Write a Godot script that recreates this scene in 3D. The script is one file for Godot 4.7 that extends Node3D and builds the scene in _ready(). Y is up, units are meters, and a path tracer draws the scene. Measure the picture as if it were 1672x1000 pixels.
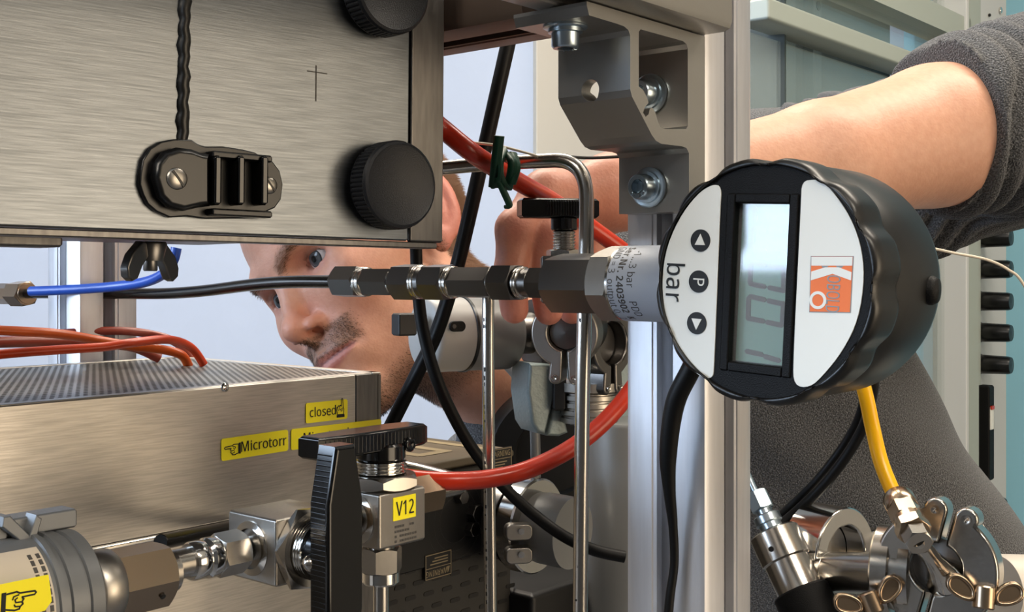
extends Node3D
# A scientist looks through a vacuum / gas rack. Rack axes: A runs right and away, B left and away; both horizontal.
const F := 1900.0
const EYE := 1.35
const HX := 836.0
const HY := 448.0
var A := Vector3(0.6468, 0, -0.7627)
var B := Vector3(-0.7627, 0, -0.6468)
var K := Vector3(0.079, EYE, -0.475)
var M := {}
var used := {}
var rng := RandomNumberGenerator.new()

func _ready():
	rng.seed = 7
	var cam := Camera3D.new(); cam.name = "camera"; add_child(cam)
	cam.position = Vector3(0, EYE, 0)
	cam.projection = Camera3D.PROJECTION_FRUSTUM
	cam.keep_aspect = Camera3D.KEEP_HEIGHT
	cam.near = 0.05; cam.far = 60.0
	cam.size = 1000.0 / F * 0.05
	cam.frustum_offset = Vector2(0, (HY - 500.0) / F * 0.05)
	cam.current = true
	var we := WorldEnvironment.new(); we.name = "world_environment"
	var env := Environment.new()
	env.background_mode = Environment.BG_SKY
	var sky := Sky.new(); var sm := ProceduralSkyMaterial.new()
	sm.sky_top_color = Color(0.55, 0.68, 0.9); sm.sky_horizon_color = Color(0.85, 0.9, 0.97)
	sm.ground_bottom_color = Color(0.35, 0.34, 0.32); sm.ground_horizon_color = Color(0.7, 0.7, 0.7)
	sky.sky_material = sm; env.sky = sky
	env.background_energy_multiplier = 1.0
	env.tonemap_mode = Environment.TONE_MAPPER_LINEAR
	env.tonemap_exposure = 1.06
	env.sdfgi_enabled = true; env.ssao_enabled = true; env.ssil_enabled = true
	we.environment = env; add_child(we)
	# light: warm daylight through a cream blind on the right, cool daylight through a pale blind on the left, neutral ceiling panels
	area("window_light_warm", Vector3(2.44, 1.22, 0.95), Vector3(-1, 0, -0.3), Vector2(2.0, 1.5), Color(1.0, 0.915, 0.80), 3.0)
	area("window_light_cool", Vector3(-2.64, 1.94, 0.2), Vector3(1, 0, 0), Vector2(1.9, 1.16), Color(0.80, 0.89, 1.0), 9.0)
	for p in PANELS:
		area("ceiling_light_source", Vector3(p.x, 2.64, p.y), Vector3(0, -1, 0), Vector2(1.1, 0.28), Color(1.0, 0.95, 0.88), p.z)
	materials()
	room()
	rack()
	upper_box()
	lower_box()
	gauge()
	pipes()
	valves()
	filter_unit()
	hoses()
	behind()
	right_side()
	cabinet()
	person()

const PANELS := [Vector3(0.9, 0.9, 3.0), Vector3(-1.1, 0.9, 2.5), Vector3(-0.3, -1.4, 3.2), Vector3(1.0, -0.9, 2.2)]

func area(nm: String, at: Vector3, dir: Vector3, size: Vector2, c: Color, e: float):
	var l := AreaLight3D.new(); l.name = nm
	l.area_size = size; l.area_normalize_energy = true
	l.light_color = c; l.light_energy = e; l.area_range = 12.0; l.area_attenuation = 2.0; l.shadow_enabled = true
	var up := Vector3.UP if absf(dir.y) < 0.9 else Vector3(0, 0, 1)
	l.transform = Transform3D(Basis.looking_at(dir, up), at)
	add_child(l, true)

# ---------------------------------------------------------------- places
func W(px: float, py: float, d: float) -> Vector3:
	return Vector3((px - HX) * d / F, EYE + (HY - py) * d / F, -d)

func R(a: float, b: float, y := 0.0) -> Vector3:
	return K + A * a + B * b + Vector3(0, y, 0)

func hit(x: Transform3D, px: float, py: float, off := 0.0) -> Vector3:   # where the line of sight meets the plane z = off of a frame, in that frame
	var inv := x.affine_inverse()
	var o := inv * Vector3(0, EYE, 0)
	var d := inv.basis * Vector3((px - HX) / F, (HY - py) / F, -1)
	return o + d * ((off - o.z) / d.z)

func fr(o: Vector3, dir: Vector3, ref := Vector3.UP) -> Transform3D:     # a frame whose y runs along dir
	var y := dir.normalized()
	if absf(y.dot(ref)) > 0.95: ref = Vector3(0, 0, 1)
	var x := ref.cross(y).normalized()
	return Transform3D(Basis(x, y, x.cross(y)), o)

func frz(o: Vector3, z: Vector3, up := Vector3.UP) -> Transform3D:       # a frame whose z points along z
	z = z.normalized()
	var x := up.cross(z).normalized()
	return Transform3D(Basis(x, z.cross(x), z), o)

# ---------------------------------------------------------------- things
func numbered(nm: String) -> String:
	if not used.has(nm):
		used[nm] = 0
		return nm
	used[nm] += 1
	return "%s_%03d" % [nm, used[nm]]

func thing(nm: String, label: String, cat: String, x := Transform3D(), group := "") -> Node3D:
	var o := Node3D.new(); o.name = numbered(nm); o.transform = x; add_child(o, true)
	tag(o, label, cat, group)
	return o

func tag(o: Node, label := "", cat := "", group := "", kind := ""):
	if label: o.set_meta("label", label)
	if cat: o.set_meta("category", cat)
	if group: o.set_meta("group", group)
	if kind: o.set_meta("kind", kind)

func part(nm: String, g: G, mat, parent: Node, label := "", x := Transform3D()) -> MeshInstance3D:
	var o := MeshInstance3D.new(); o.name = nm; o.mesh = g.mesh(); o.transform = x
	o.material_override = M[mat] if mat is String else mat
	parent.add_child(o, true)
	if label: o.set_meta("label", label)
	return o

func single(nm: String, g: G, mat, label: String, cat: String, group := "") -> MeshInstance3D:
	var o := part(numbered(nm), g, mat, self)
	tag(o, label, cat, group)
	return o

func struct(nm: String, g: G, mat, label: String, cat := "") -> MeshInstance3D:
	var o := part(nm, g, mat, self)
	tag(o, label, cat, "", "structure")
	return o

func text(s: String, h: float, x: Transform3D, mat: String, parent: Node, nm := "lettering", font := "Droid Sans", stretch := 1.0) -> MeshInstance3D:
	var t := TextMesh.new(); var f := SystemFont.new(); f.font_names = PackedStringArray([font])
	t.font = f; t.text = s; t.font_size = 32; t.pixel_size = h / 32.0; t.depth = 0.00012; t.curve_step = 1.0
	t.horizontal_alignment = HORIZONTAL_ALIGNMENT_CENTER; t.vertical_alignment = VERTICAL_ALIGNMENT_CENTER
	var o := MeshInstance3D.new(); o.name = nm; o.mesh = t; o.material_override = M[mat]
	o.transform = x * Transform3D(Basis.from_scale(Vector3(stretch, 1, 1)))
	parent.add_child(o, true)
	return o

# ---------------------------------------------------------------- shapes
class G:
	var v := PackedVector3Array()
	var n := PackedVector3Array()
	var c := PackedColorArray()
	var u := PackedVector2Array()
	var col := Color.WHITE
	var tinted := false
	var uvs := false
	func tri(a: Vector3, b: Vector3, d: Vector3, na: Vector3, nb: Vector3, nd: Vector3):
		var g := (d - a).cross(b - a)
		if g.dot(na + nb + nd) >= 0.0:
			v.append(a); v.append(b); v.append(d); n.append(na); n.append(nb); n.append(nd)
		else:
			v.append(a); v.append(d); v.append(b); n.append(na); n.append(nd); n.append(nb)
		if tinted:
			c.append(col); c.append(col); c.append(col)
	func quad(a: Vector3, b: Vector3, d: Vector3, e: Vector3, na: Vector3, nb: Vector3, nd: Vector3, ne: Vector3):
		tri(a, b, d, na, nb, nd); tri(a, d, e, na, nd, ne)
	func flat(a: Vector3, b: Vector3, d: Vector3, e: Vector3, nn: Vector3):
		quad(a, b, d, e, nn, nn, nn, nn)
	func mesh() -> ArrayMesh:
		var m := ArrayMesh.new()
		if v.is_empty(): return m
		var s := []; s.resize(Mesh.ARRAY_MAX)
		s[Mesh.ARRAY_VERTEX] = v; s[Mesh.ARRAY_NORMAL] = n
		if tinted: s[Mesh.ARRAY_COLOR] = c
		if uvs: s[Mesh.ARRAY_TEX_UV] = u
		m.add_surface_from_arrays(Mesh.PRIMITIVE_TRIANGLES, s)
		return m
	func box(x: Transform3D, size: Vector3, bev := 0.0):
		var h := size * 0.5
		var q := Vector3(h.x - bev, h.y - bev, h.z - bev)
		for ax in 3:
			var b1 := (ax + 1) % 3; var b2 := (ax + 2) % 3
			for s in [-1.0, 1.0]:
				var nn := Vector3.ZERO; nn[ax] = s
				var p := []
				for k in [[-1, -1], [1, -1], [1, 1], [-1, 1]]:
					var w := Vector3.ZERO; w[ax] = s * h[ax]; w[b1] = k[0] * q[b1]; w[b2] = k[1] * q[b2]
					p.append(x * w)
				flat(p[0], p[1], p[2], p[3], (x.basis * nn).normalized())
			if bev > 0.0:
				for s1 in [-1.0, 1.0]:
					for s2 in [-1.0, 1.0]:
						var e1 := Vector3.ZERO; e1[b1] = s1 * h[b1]; e1[b2] = s2 * q[b2]
						var e2 := Vector3.ZERO; e2[b1] = s1 * q[b1]; e2[b2] = s2 * h[b2]
						var lo := Vector3.ZERO; lo[ax] = -q[ax]
						var hi := Vector3.ZERO; hi[ax] = q[ax]
						var n1 := Vector3.ZERO; n1[b1] = s1
						var n2 := Vector3.ZERO; n2[b2] = s2
						n1 = (x.basis * n1).normalized(); n2 = (x.basis * n2).normalized()
						quad(x * (e1 + lo), x * (e1 + hi), x * (e2 + hi), x * (e2 + lo), n1, n1, n2, n2)
		if bev > 0.0:
			for sx in [-1.0, 1.0]:
				for sy in [-1.0, 1.0]:
					for sz in [-1.0, 1.0]:
						tri(x * Vector3(sx * h.x, sy * q.y, sz * q.z), x * Vector3(sx * q.x, sy * h.y, sz * q.z), x * Vector3(sx * q.x, sy * q.y, sz * h.z), (x.basis * Vector3(sx, 0, 0)).normalized(), (x.basis * Vector3(0, sy, 0)).normalized(), (x.basis * Vector3(0, 0, sz)).normalized())
	func lathe(prof: Array, x: Transform3D, seg := 28, crease := 0.75, a0 := 0.0, a1 := TAU):
		var m := prof.size() - 1
		var sn := []
		for i in m:
			var d: Vector2 = prof[i + 1] - prof[i]
			sn.append(Vector2(d.y, -d.x).normalized() if d.length() > 1e-7 else Vector2(1, 0))
		var cs := []
		for j in seg + 1:
			var t := a0 + (a1 - a0) * j / seg
			cs.append(Vector2(cos(t), sin(t)))
		for i in m:
			var p: Vector2 = prof[i]; var q: Vector2 = prof[i + 1]
			var n0: Vector2 = sn[i]; var n1: Vector2 = sn[i]
			if i > 0 and sn[i].dot(sn[i - 1]) > crease: n0 = (sn[i] + sn[i - 1]).normalized()
			if i < m - 1 and sn[i].dot(sn[i + 1]) > crease: n1 = (sn[i] + sn[i + 1]).normalized()
			var P := []; var Q := []; var NP := []; var NQ := []
			for k in cs:
				P.append(x * Vector3(p.x * k.x, p.y, p.x * k.y)); Q.append(x * Vector3(q.x * k.x, q.y, q.x * k.y))
				NP.append((x.basis * Vector3(n0.x * k.x, n0.y, n0.x * k.y)).normalized()); NQ.append((x.basis * Vector3(n1.x * k.x, n1.y, n1.x * k.y)).normalized())
			for j in seg:
				if p.x > 1e-7: tri(P[j], P[j + 1], Q[j], NP[j], NP[j + 1], NQ[j])
				if q.x > 1e-7: tri(Q[j], P[j + 1], Q[j + 1], NQ[j], NP[j + 1], NQ[j + 1])
	func cyl(x: Transform3D, r: float, h0: float, h1: float, bev := 0.0, seg := 28):
		if bev > 0.0:
			lathe([Vector2(0, h0), Vector2(r - bev, h0), Vector2(r, h0 + bev), Vector2(r, h1 - bev), Vector2(r - bev, h1), Vector2(0, h1)], x, seg)
		else:
			lathe([Vector2(0, h0), Vector2(r, h0), Vector2(r, h1), Vector2(0, h1)], x, seg)
	func hex(x: Transform3D, af: float, h0: float, h1: float, both := true, rot := 0.0, bore := 0.0):
		var k := 6; var cnt := 6 * k
		var rc := af * 0.5 * 0.975
		var lo := []; var hi := []; var clo := []; var chi := []; var ca := []; var sd := []
		for i in cnt + 1:
			var t := TAU * i / cnt
			var off := fmod(t, PI / 3.0) - PI / 6.0
			if i % k == 0: off = -PI / 6.0
			var r := af * 0.5 / cos(off)
			var cut := minf((r - rc) * 0.62, (h1 - h0) * 0.45)
			var d := Vector3(cos(t + rot), 0, sin(t + rot))
			ca.append(d)
			lo.append(x * (d * r + Vector3(0, h0 + (cut if both else 0.0), 0))); hi.append(x * (d * r + Vector3(0, h1 - cut, 0)))
			clo.append(x * (d * (rc if both else r) + Vector3(0, h0, 0))); chi.append(x * (d * rc + Vector3(0, h1, 0)))
		var up := (x.basis * Vector3.UP).normalized()
		for i in cnt:
			var side := TAU * (floorf(float(i) / k) + 0.5) / 6.0 + rot
			var nn := (x.basis * Vector3(cos(side), 0, sin(side))).normalized()
			flat(lo[i], lo[i + 1], hi[i + 1], hi[i], nn)
			var r0: Vector3 = (x.basis * ca[i]).normalized(); var r1: Vector3 = (x.basis * ca[i + 1]).normalized()
			var c0: Vector3 = (r0 * 0.5 + up * 0.86).normalized(); var c1: Vector3 = (r1 * 0.5 + up * 0.86).normalized()
			quad(hi[i], hi[i + 1], chi[i + 1], chi[i], c0, c1, c1, c0)
			tri(chi[i], chi[i + 1], x * Vector3(0, h1, 0), up, up, up)
			if both:
				c0 = (r0 * 0.5 - up * 0.86).normalized(); c1 = (r1 * 0.5 - up * 0.86).normalized()
				quad(lo[i], lo[i + 1], clo[i + 1], clo[i], c0, c1, c1, c0)
			tri(clo[i], clo[i + 1], x * Vector3(0, h0, 0), -up, -up, -up)
	func prism(poly: PackedVector2Array, x: Transform3D, z0: float, z1: float, bev := 0.0, crease := 0.75):
		if Geometry2D.is_polygon_clockwise(poly):
			poly = poly.duplicate(); poly.reverse()
		var m := poly.size()
		var en := []
		for i in m:
			var d: Vector2 = poly[(i + 1) % m] - poly[i]
			en.append(Vector2(d.y, -d.x).normalized())
		var ins := PackedVector2Array()
		var vn := []
		for i in m:
			var a: Vector2 = en[(i + m - 1) % m]; var b: Vector2 = en[i]
			var s := (a + b)
			s = s.normalized() if s.length() > 0.01 else b
			vn.append(s)
			ins.append(poly[i] - s * bev / maxf(0.45, s.dot(b)))
		var idx := Geometry2D.triangulate_polygon(ins)
		var zu := (x.basis * Vector3(0, 0, 1)).normalized()
		for t in range(0, idx.size(), 3):
			var p := ins[idx[t]]; var q := ins[idx[t + 1]]; var r := ins[idx[t + 2]]
			tri(x * Vector3(p.x, p.y, z1), x * Vector3(q.x, q.y, z1), x * Vector3(r.x, r.y, z1), zu, zu, zu)
			tri(x * Vector3(p.x, p.y, z0), x * Vector3(q.x, q.y, z0), x * Vector3(r.x, r.y, z0), -zu, -zu, -zu)
		for i in m:
			var j := (i + 1) % m
			var a: Vector2 = en[(i + m - 1) % m]; var b: Vector2 = en[i]; var cc: Vector2 = en[j]
			var n0: Vector2 = vn[i] if a.dot(b) > crease else b
			var n1: Vector2 = vn[j] if b.dot(cc) > crease else b
			var w0 := (x.basis * Vector3(n0.x, n0.y, 0)).normalized(); var w1 := (x.basis * Vector3(n1.x, n1.y, 0)).normalized()
			var p0 := poly[i]; var p1 := poly[j]
			quad(x * Vector3(p0.x, p0.y, z0 + bev), x * Vector3(p1.x, p1.y, z0 + bev), x * Vector3(p1.x, p1.y, z1 - bev), x * Vector3(p0.x, p0.y, z1 - bev), w0, w1, w1, w0)
			if bev > 0.0:
				var i0 := ins[i]; var i1 := ins[j]
				quad(x * Vector3(p0.x, p0.y, z1 - bev), x * Vector3(p1.x, p1.y, z1 - bev), x * Vector3(i1.x, i1.y, z1), x * Vector3(i0.x, i0.y, z1), w0, w1, zu, zu)
				quad(x * Vector3(p0.x, p0.y, z0 + bev), x * Vector3(p1.x, p1.y, z0 + bev), x * Vector3(i1.x, i1.y, z0), x * Vector3(i0.x, i0.y, z0), w0, w1, -zu, -zu)
	func tube(pts: Array, r, seg := 14, cap := true, flatten := 1.0):
		var m := pts.size()
		var t0: Vector3 = (pts[1] - pts[0]).normalized()
		var u := t0.cross(Vector3(0.13, 0.9, 0.4)).normalized()
		var rings := []; var norms := []
		for i in m:
			var t: Vector3 = (pts[mini(i + 1, m - 1)] - pts[maxi(i - 1, 0)]).normalized()
			u = (u - t * u.dot(t)).normalized()
			var w := t.cross(u)
			var rr: float = r[i] if r is Array else r
			var ring := []; var nr := []
			for j in seg + 1:
				var a := TAU * j / seg
				var d := u * cos(a) + w * sin(a) * flatten
				ring.append(pts[i] + d * rr); nr.append(d.normalized())
			rings.append(ring); norms.append(nr)
		for i in m - 1:
			for j in seg:
				quad(rings[i][j], rings[i][j + 1], rings[i + 1][j + 1], rings[i + 1][j], norms[i][j], norms[i][j + 1], norms[i + 1][j + 1], norms[i + 1][j])
		if cap:
			for e in [0, m - 1]:
				var t: Vector3 = (pts[1] - pts[0]).normalized() * -1.0 if e == 0 else (pts[m - 1] - pts[m - 2]).normalized()
				for j in seg: tri(rings[e][j], rings[e][j + 1], pts[e], t, t, t)
	func ball(x: Transform3D, r: Vector3, seg := 16):
		var y := x * Transform3D(Basis.from_scale(r))
		var prof := []
		for i in seg + 1:
			var t := -PI / 2 + PI * i / seg
			prof.append(Vector2(cos(t), sin(t)))
		lathe(prof, y, seg * 2, 0.5)

func crv(pts: Array, per := 8) -> Array:      # Catmull-Rom
	var out := []
	var m := pts.size()
	for i in m - 1:
		var p0: Vector3 = pts[maxi(i - 1, 0)]; var p1: Vector3 = pts[i]; var p2: Vector3 = pts[i + 1]; var p3: Vector3 = pts[mini(i + 2, m - 1)]
		for k in per:
			var t := float(k) / per
			out.append(0.5 * ((2.0 * p1) + (p2 - p0) * t + (2.0 * p0 - 5.0 * p1 + 4.0 * p2 - p3) * t * t + (3.0 * p1 - p0 - 3.0 * p2 + p3) * t * t * t))
	out.append(pts[m - 1])
	return out

func bend(pts: Array, rad: float, per := 8) -> Array:   # straight runs joined by arcs
	var out := [pts[0]]
	for i in range(1, pts.size() - 1):
		var a: Vector3 = (pts[i - 1] - pts[i]); var b: Vector3 = (pts[i + 1] - pts[i])
		var l := minf(rad, minf(a.length(), b.length()) * 0.49)
		var p: Vector3 = pts[i] + a.normalized() * l; var q: Vector3 = pts[i] + b.normalized() * l
		for k in per + 1:
			var t := float(k) / per
			out.append(p * (1 - t) * (1 - t) + pts[i] * 2 * t * (1 - t) + q * t * t)
	out.append(pts[pts.size() - 1])
	return out

func arc2(c: Vector2, r: float, a0: float, a1: float, k := 10) -> PackedVector2Array:
	var p := PackedVector2Array()
	for i in k + 1:
		var t := a0 + (a1 - a0) * i / k
		p.append(c + Vector2(cos(t), sin(t)) * r)
	return p

func rrect(w: float, h: float, r: float, k := 5) -> PackedVector2Array:
	var p := PackedVector2Array()
	for q in [[1, 1, 0.0], [-1, 1, PI / 2], [-1, -1, PI], [1, -1, PI * 1.5]]:
		p.append_array(arc2(Vector2(q[0] * (w / 2 - r), q[1] * (h / 2 - r)), r, q[2], q[2] + PI / 2, k))
	return p

func off(x: float, y: float, z: float) -> Transform3D:
	return Transform3D(Basis(), Vector3(x, y, z))

func V(x: float, y: float) -> Vector2:
	return Vector2(x, y)

# ---------------------------------------------------------------- materials
func mat(nm: String, c: Color, rough: float, metal := 0.0) -> StandardMaterial3D:
	var m := StandardMaterial3D.new(); m.resource_name = nm
	m.albedo_color = c; m.roughness = rough; m.metallic = metal
	M[nm] = m
	return m

func noise_tex(freq: float, oct: int, sd: int, lo: Color, hi: Color, normal := false, size := 512, kind := FastNoiseLite.TYPE_SIMPLEX_SMOOTH) -> NoiseTexture2D:
	var f := FastNoiseLite.new(); f.seed = sd; f.frequency = freq; f.fractal_octaves = oct; f.noise_type = kind
	var t := NoiseTexture2D.new(); t.width = size; t.height = size; t.seamless = true; t.noise = f
	if normal:
		t.as_normal_map = true; t.bump_strength = 4.0
	else:
		var g := Gradient.new(); g.set_color(0, lo); g.set_color(1, hi); t.color_ramp = g
	return t

func tri_uv(m: StandardMaterial3D, s: Vector3, world := false):
	m.uv1_triplanar = true; m.uv1_world_triplanar = world; m.uv1_scale = s; m.uv1_triplanar_sharpness = 8.0

func materials():
	var streak := noise_tex(0.02, 5, 3, Color(0.86, 0.86, 0.86), Color(1, 1, 1))
	var streak_rough := noise_tex(0.02, 5, 4, Color(0.75, 0.75, 0.75), Color(1, 1, 1))
	var streak_bump := noise_tex(0.03, 4, 5, Color(0, 0, 0), Color(1, 1, 1))
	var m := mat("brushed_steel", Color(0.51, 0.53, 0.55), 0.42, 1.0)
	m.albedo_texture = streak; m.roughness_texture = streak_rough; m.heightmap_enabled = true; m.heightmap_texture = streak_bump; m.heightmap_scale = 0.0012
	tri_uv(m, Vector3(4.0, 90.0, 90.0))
	var m2: StandardMaterial3D = m.duplicate(); m2.resource_name = "brushed_lit"; m2.albedo_color = Color(0.78, 0.76, 0.73); m2.roughness = 0.5; M["brushed_lit"] = m2  # paler copy for the lower housing; brighter reflections put into its colour
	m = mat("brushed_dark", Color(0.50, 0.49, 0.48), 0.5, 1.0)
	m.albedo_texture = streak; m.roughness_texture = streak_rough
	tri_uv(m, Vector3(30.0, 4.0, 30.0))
	m = mat("steel", Color(0.74, 0.72, 0.69), 0.24, 1.0)
	m.roughness_texture = noise_tex(0.06, 4, 9, Color(0.85, 0.85, 0.85), Color(1, 1, 1)); tri_uv(m, Vector3(14, 14, 14))
	mat("tube_dark", Color(0.24, 0.23, 0.22), 0.24, 1.0)  # dark reflections along the tube put into the base colour
	m = mat("steel_dark", Color(0.44, 0.43, 0.42), 0.34, 1.0)  # darker steel copy; dark reflections on the pipe fittings put into its colour
	m.roughness_texture = noise_tex(0.08, 4, 10, Color(0.92, 0.92, 0.92), Color(1, 1, 1)); tri_uv(m, Vector3(40, 40, 40))
	mat("steel_bright", Color(0.86, 0.85, 0.83), 0.12, 1.0)
	m = mat("steel_satin", Color(0.66, 0.64, 0.61), 0.42, 1.0)
	m.roughness_texture = noise_tex(0.05, 4, 12, Color(0.75, 0.75, 0.75), Color(1, 1, 1)); tri_uv(m, Vector3(20, 20, 20))
	mat("zinc", Color(0.72, 0.78, 0.82), 0.28, 1.0)
	m = mat("nickel", Color(0.66, 0.58, 0.49), 0.26, 1.0)
	m = mat("alu", Color(0.82, 0.82, 0.835), 0.45, 0.65)
	m.albedo_texture = noise_tex(0.02, 4, 6, Color(0.95, 0.95, 0.95), Color(1, 1, 1)); m.roughness_texture = streak_rough; tri_uv(m, Vector3(40, 2.5, 40))
	m = mat("alu_cut", Color(0.66, 0.65, 0.63), 0.42, 0.85)
	m.roughness_texture = noise_tex(0.05, 4, 13, Color(0.8, 0.8, 0.8), Color(1, 1, 1)); tri_uv(m, Vector3(20, 20, 20))
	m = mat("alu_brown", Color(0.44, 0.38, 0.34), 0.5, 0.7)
	mat("black_plastic", Color(0.035, 0.035, 0.038), 0.32)
	m = mat("black_matte", Color(0.045, 0.045, 0.048), 0.55); m.metallic_specular = 0.3
	m.heightmap_enabled = true; m.heightmap_texture = noise_tex(0.12, 3, 20, Color.BLACK, Color.WHITE); m.heightmap_scale = 0.01; tri_uv(m, Vector3(25, 25, 25))
	mat("black_gloss", Color(0.02, 0.02, 0.021), 0.16)
	mat("black_satin", Color(0.045, 0.044, 0.043), 0.36)
	m = mat("knob_blue", Color(0.055, 0.065, 0.09), 0.5)
	m.heightmap_enabled = true; m.heightmap_texture = noise_tex(0.12, 3, 21, Color.BLACK, Color.WHITE); m.heightmap_scale = 0.01; tri_uv(m, Vector3(25, 25, 25))
	m = mat("cable_black", Color(0.028, 0.028, 0.03), 0.48); m.metallic_specular = 0.35
	mat("sealant", Color(0.055, 0.05, 0.04), 0.35)
	mat("face_white", Color(0.90, 0.90, 0.87), 0.4)
	mat("ink", Color(0.04, 0.04, 0.045), 0.6)
	mat("ink_grey", Color(0.25, 0.24, 0.23), 0.6)
	mat("ink_faint", Color(0.40, 0.55, 0.50), 0.5)
	mat("ink_lcd", Color(0.03, 0.09, 0.09), 0.5)
	mat("logo_orange", Color(0.93, 0.45, 0.16), 0.5)
	mat("logo_grey", Color(0.55, 0.56, 0.57), 0.5)
	m = mat("lcd", Color(0.24, 0.46, 0.385), 0.35)
	mat("lcd_bright", Color(0.83, 0.90, 0.88), 0.35)
	m = mat("lcd_glass", Color(1, 1, 1, 0.06), 0.05); m.transparency = BaseMaterial3D.TRANSPARENCY_ALPHA
	mat("paper", Color(0.68, 0.71, 0.76), 0.5)
	mat("paper_grey", Color(0.72, 0.68, 0.62), 0.5)
	mat("sticker_yellow", Color(0.97, 0.91, 0.12), 0.38)
	m = mat("hose_orange", Color(0.86, 0.27, 0.07), 0.34)
	m.albedo_texture = noise_tex(0.01, 3, 30, Color(0.8, 0.75, 0.7), Color(1, 1, 1)); tri_uv(m, Vector3(6, 6, 6))
	m = mat("hose_amber", Color(0.86, 0.38, 0.08), 0.36); m.albedo_texture = M["hose_orange"].albedo_texture; tri_uv(m, Vector3(6, 6, 6))
	m = mat("hose_red", Color(0.83, 0.21, 0.09), 0.28); m.albedo_texture = M["hose_orange"].albedo_texture; tri_uv(m, Vector3(8, 8, 8))
	m = mat("hose_brown", Color(0.55, 0.22, 0.15), 0.4)
	mat("hose_blue", Color(0.12, 0.30, 0.68), 0.3)
	mat("hose_yellow", Color(0.97, 0.72, 0.03), 0.3)
	mat("tie_green", Color(0.05, 0.25, 0.17), 0.5)
	mat("wire_pale", Color(0.85, 0.80, 0.72), 0.35)
	m = mat("filter_grey", Color(0.42, 0.43, 0.44), 0.45, 0.35)
	m.roughness_texture = noise_tex(0.05, 4, 31, Color(0.8, 0.8, 0.8), Color(1, 1, 1)); tri_uv(m, Vector3(16, 16, 16))
	m = mat("cast_grey", Color(0.55, 0.60, 0.60), 0.42, 0.15)
	m.heightmap_enabled = true; m.heightmap_texture = noise_tex(0.03, 3, 32, Color.BLACK, Color.WHITE); m.heightmap_scale = 0.02; tri_uv(m, Vector3(18, 18, 18))
	mat("pump_grey", Color(0.17, 0.162, 0.15), 0.5)
	mat("pump_dark", Color(0.045, 0.045, 0.047), 0.5)
	mat("pump_top", Color(0.36, 0.32, 0.25), 0.5)
	mat("pump_stripe", Color(0.58, 0.52, 0.40), 0.5)
	mat("drum_grey", Color(0.50, 0.50, 0.495), 0.42, 0.25)
	mat("sensor_grey", Color(0.66, 0.655, 0.64), 0.42, 0.0)
	mat("white_plastic", Color(0.86, 0.83, 0.78), 0.45)
	m = mat("wall_paint", Color(0.80, 0.835, 0.90), 0.85)
	m.albedo_texture = noise_tex(0.006, 4, 40, Color(0.965, 0.965, 0.965), Color(1, 1, 1)); tri_uv(m, Vector3(0.7, 0.7, 0.7), true)
	mat("wall_cream", Color(0.66, 0.62, 0.56), 0.85)
	mat("wall_cool", Color(0.84, 0.87, 0.92), 0.85)
	mat("wall_dark", Color(0.24, 0.235, 0.23), 0.85)
	mat("pillar_beige", Color(0.79, 0.75, 0.68), 0.8)
	mat("wall_teal", Color(0.50, 0.71, 0.79), 0.7)
	mat("ceiling_white", Color(0.82, 0.82, 0.80), 0.9)
	m = mat("floor_vinyl", Color(0.33, 0.33, 0.34), 0.5)
	m.albedo_texture = noise_tex(0.02, 4, 41, Color(0.85, 0.85, 0.85), Color(1, 1, 1)); tri_uv(m, Vector3(1.5, 1.5, 1.5), true)
	mat("cab_frame", Color(0.62, 0.65, 0.62), 0.5)
	mat("cab_white", Color(0.76, 0.77, 0.77), 0.5)
	mat("cab_back", Color(0.22, 0.26, 0.265), 0.6)
	mat("cab_strip", Color(0.30, 0.35, 0.355), 0.55)
	m = mat("cab_glass", Color(0.86, 0.94, 0.93, 0.12), 0.04); m.transparency = BaseMaterial3D.TRANSPARENCY_ALPHA
	m = mat("glow_warm", Color(0.9, 0.85, 0.75), 0.8); m.emission_enabled = true; m.emission = Color(1.0, 0.86, 0.68); m.emission_energy_multiplier = 0.9
	m = mat("glow_cool", Color(0.85, 0.9, 0.95), 0.8); m.emission_enabled = true; m.emission = Color(0.84, 0.92, 1.0); m.emission_energy_multiplier = 0.9
	m = mat("glow_panel", Color(0.95, 0.95, 0.92), 0.6); m.emission_enabled = true; m.emission = Color(1.0, 0.96, 0.9); m.emission_energy_multiplier = 2.2
	m = mat("led_green", Color(0.2, 0.8, 0.3), 0.4); m.emission_enabled = true; m.emission = Color(0.3, 1.0, 0.4); m.emission_energy_multiplier = 1.0
	# perforated sheet: real openings in a thin lid
	var im := Image.create(64, 112, false, Image.FORMAT_RGBA8)
	for y in 112:
		for x in 64:
			var best := 1e9
			for c in [Vector2(0, 0), Vector2(64, 0), Vector2(0, 112), Vector2(64, 112), Vector2(32, 56)]:
				best = minf(best, Vector2(x + 0.5, y + 0.5).distance_to(c))
			im.set_pixel(x, y, Color(1, 1, 1, clampf((best - 17.0) * 0.5, 0.0, 1.0)))
	m = mat("perforated", Color(0.56, 0.55, 0.52), 0.4, 1.0)
	m.albedo_texture = ImageTexture.create_from_image(im)
	m.transparency = BaseMaterial3D.TRANSPARENCY_ALPHA_SCISSOR; m.alpha_scissor_threshold = 0.5
	tri_uv(m, Vector3(260, 150, 150))
	# cloth and skin
	m = mat("sweater", Color(1, 1, 1), 0.9)
	m.albedo_texture = noise_tex(0.11, 5, 50, Color(0.05, 0.052, 0.058), Color(0.56, 0.56, 0.565)); tri_uv(m, Vector3(11, 11, 11))
	m.heightmap_enabled = true; m.heightmap_texture = noise_tex(0.11, 3, 51, Color.BLACK, Color.WHITE); m.heightmap_scale = 0.12
	m.rim_enabled = true; m.rim = 0.25; m.rim_tint = 0.5
	m = mat("skin", Color(1, 1, 1), 0.48)
	m.vertex_color_use_as_albedo = true
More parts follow.
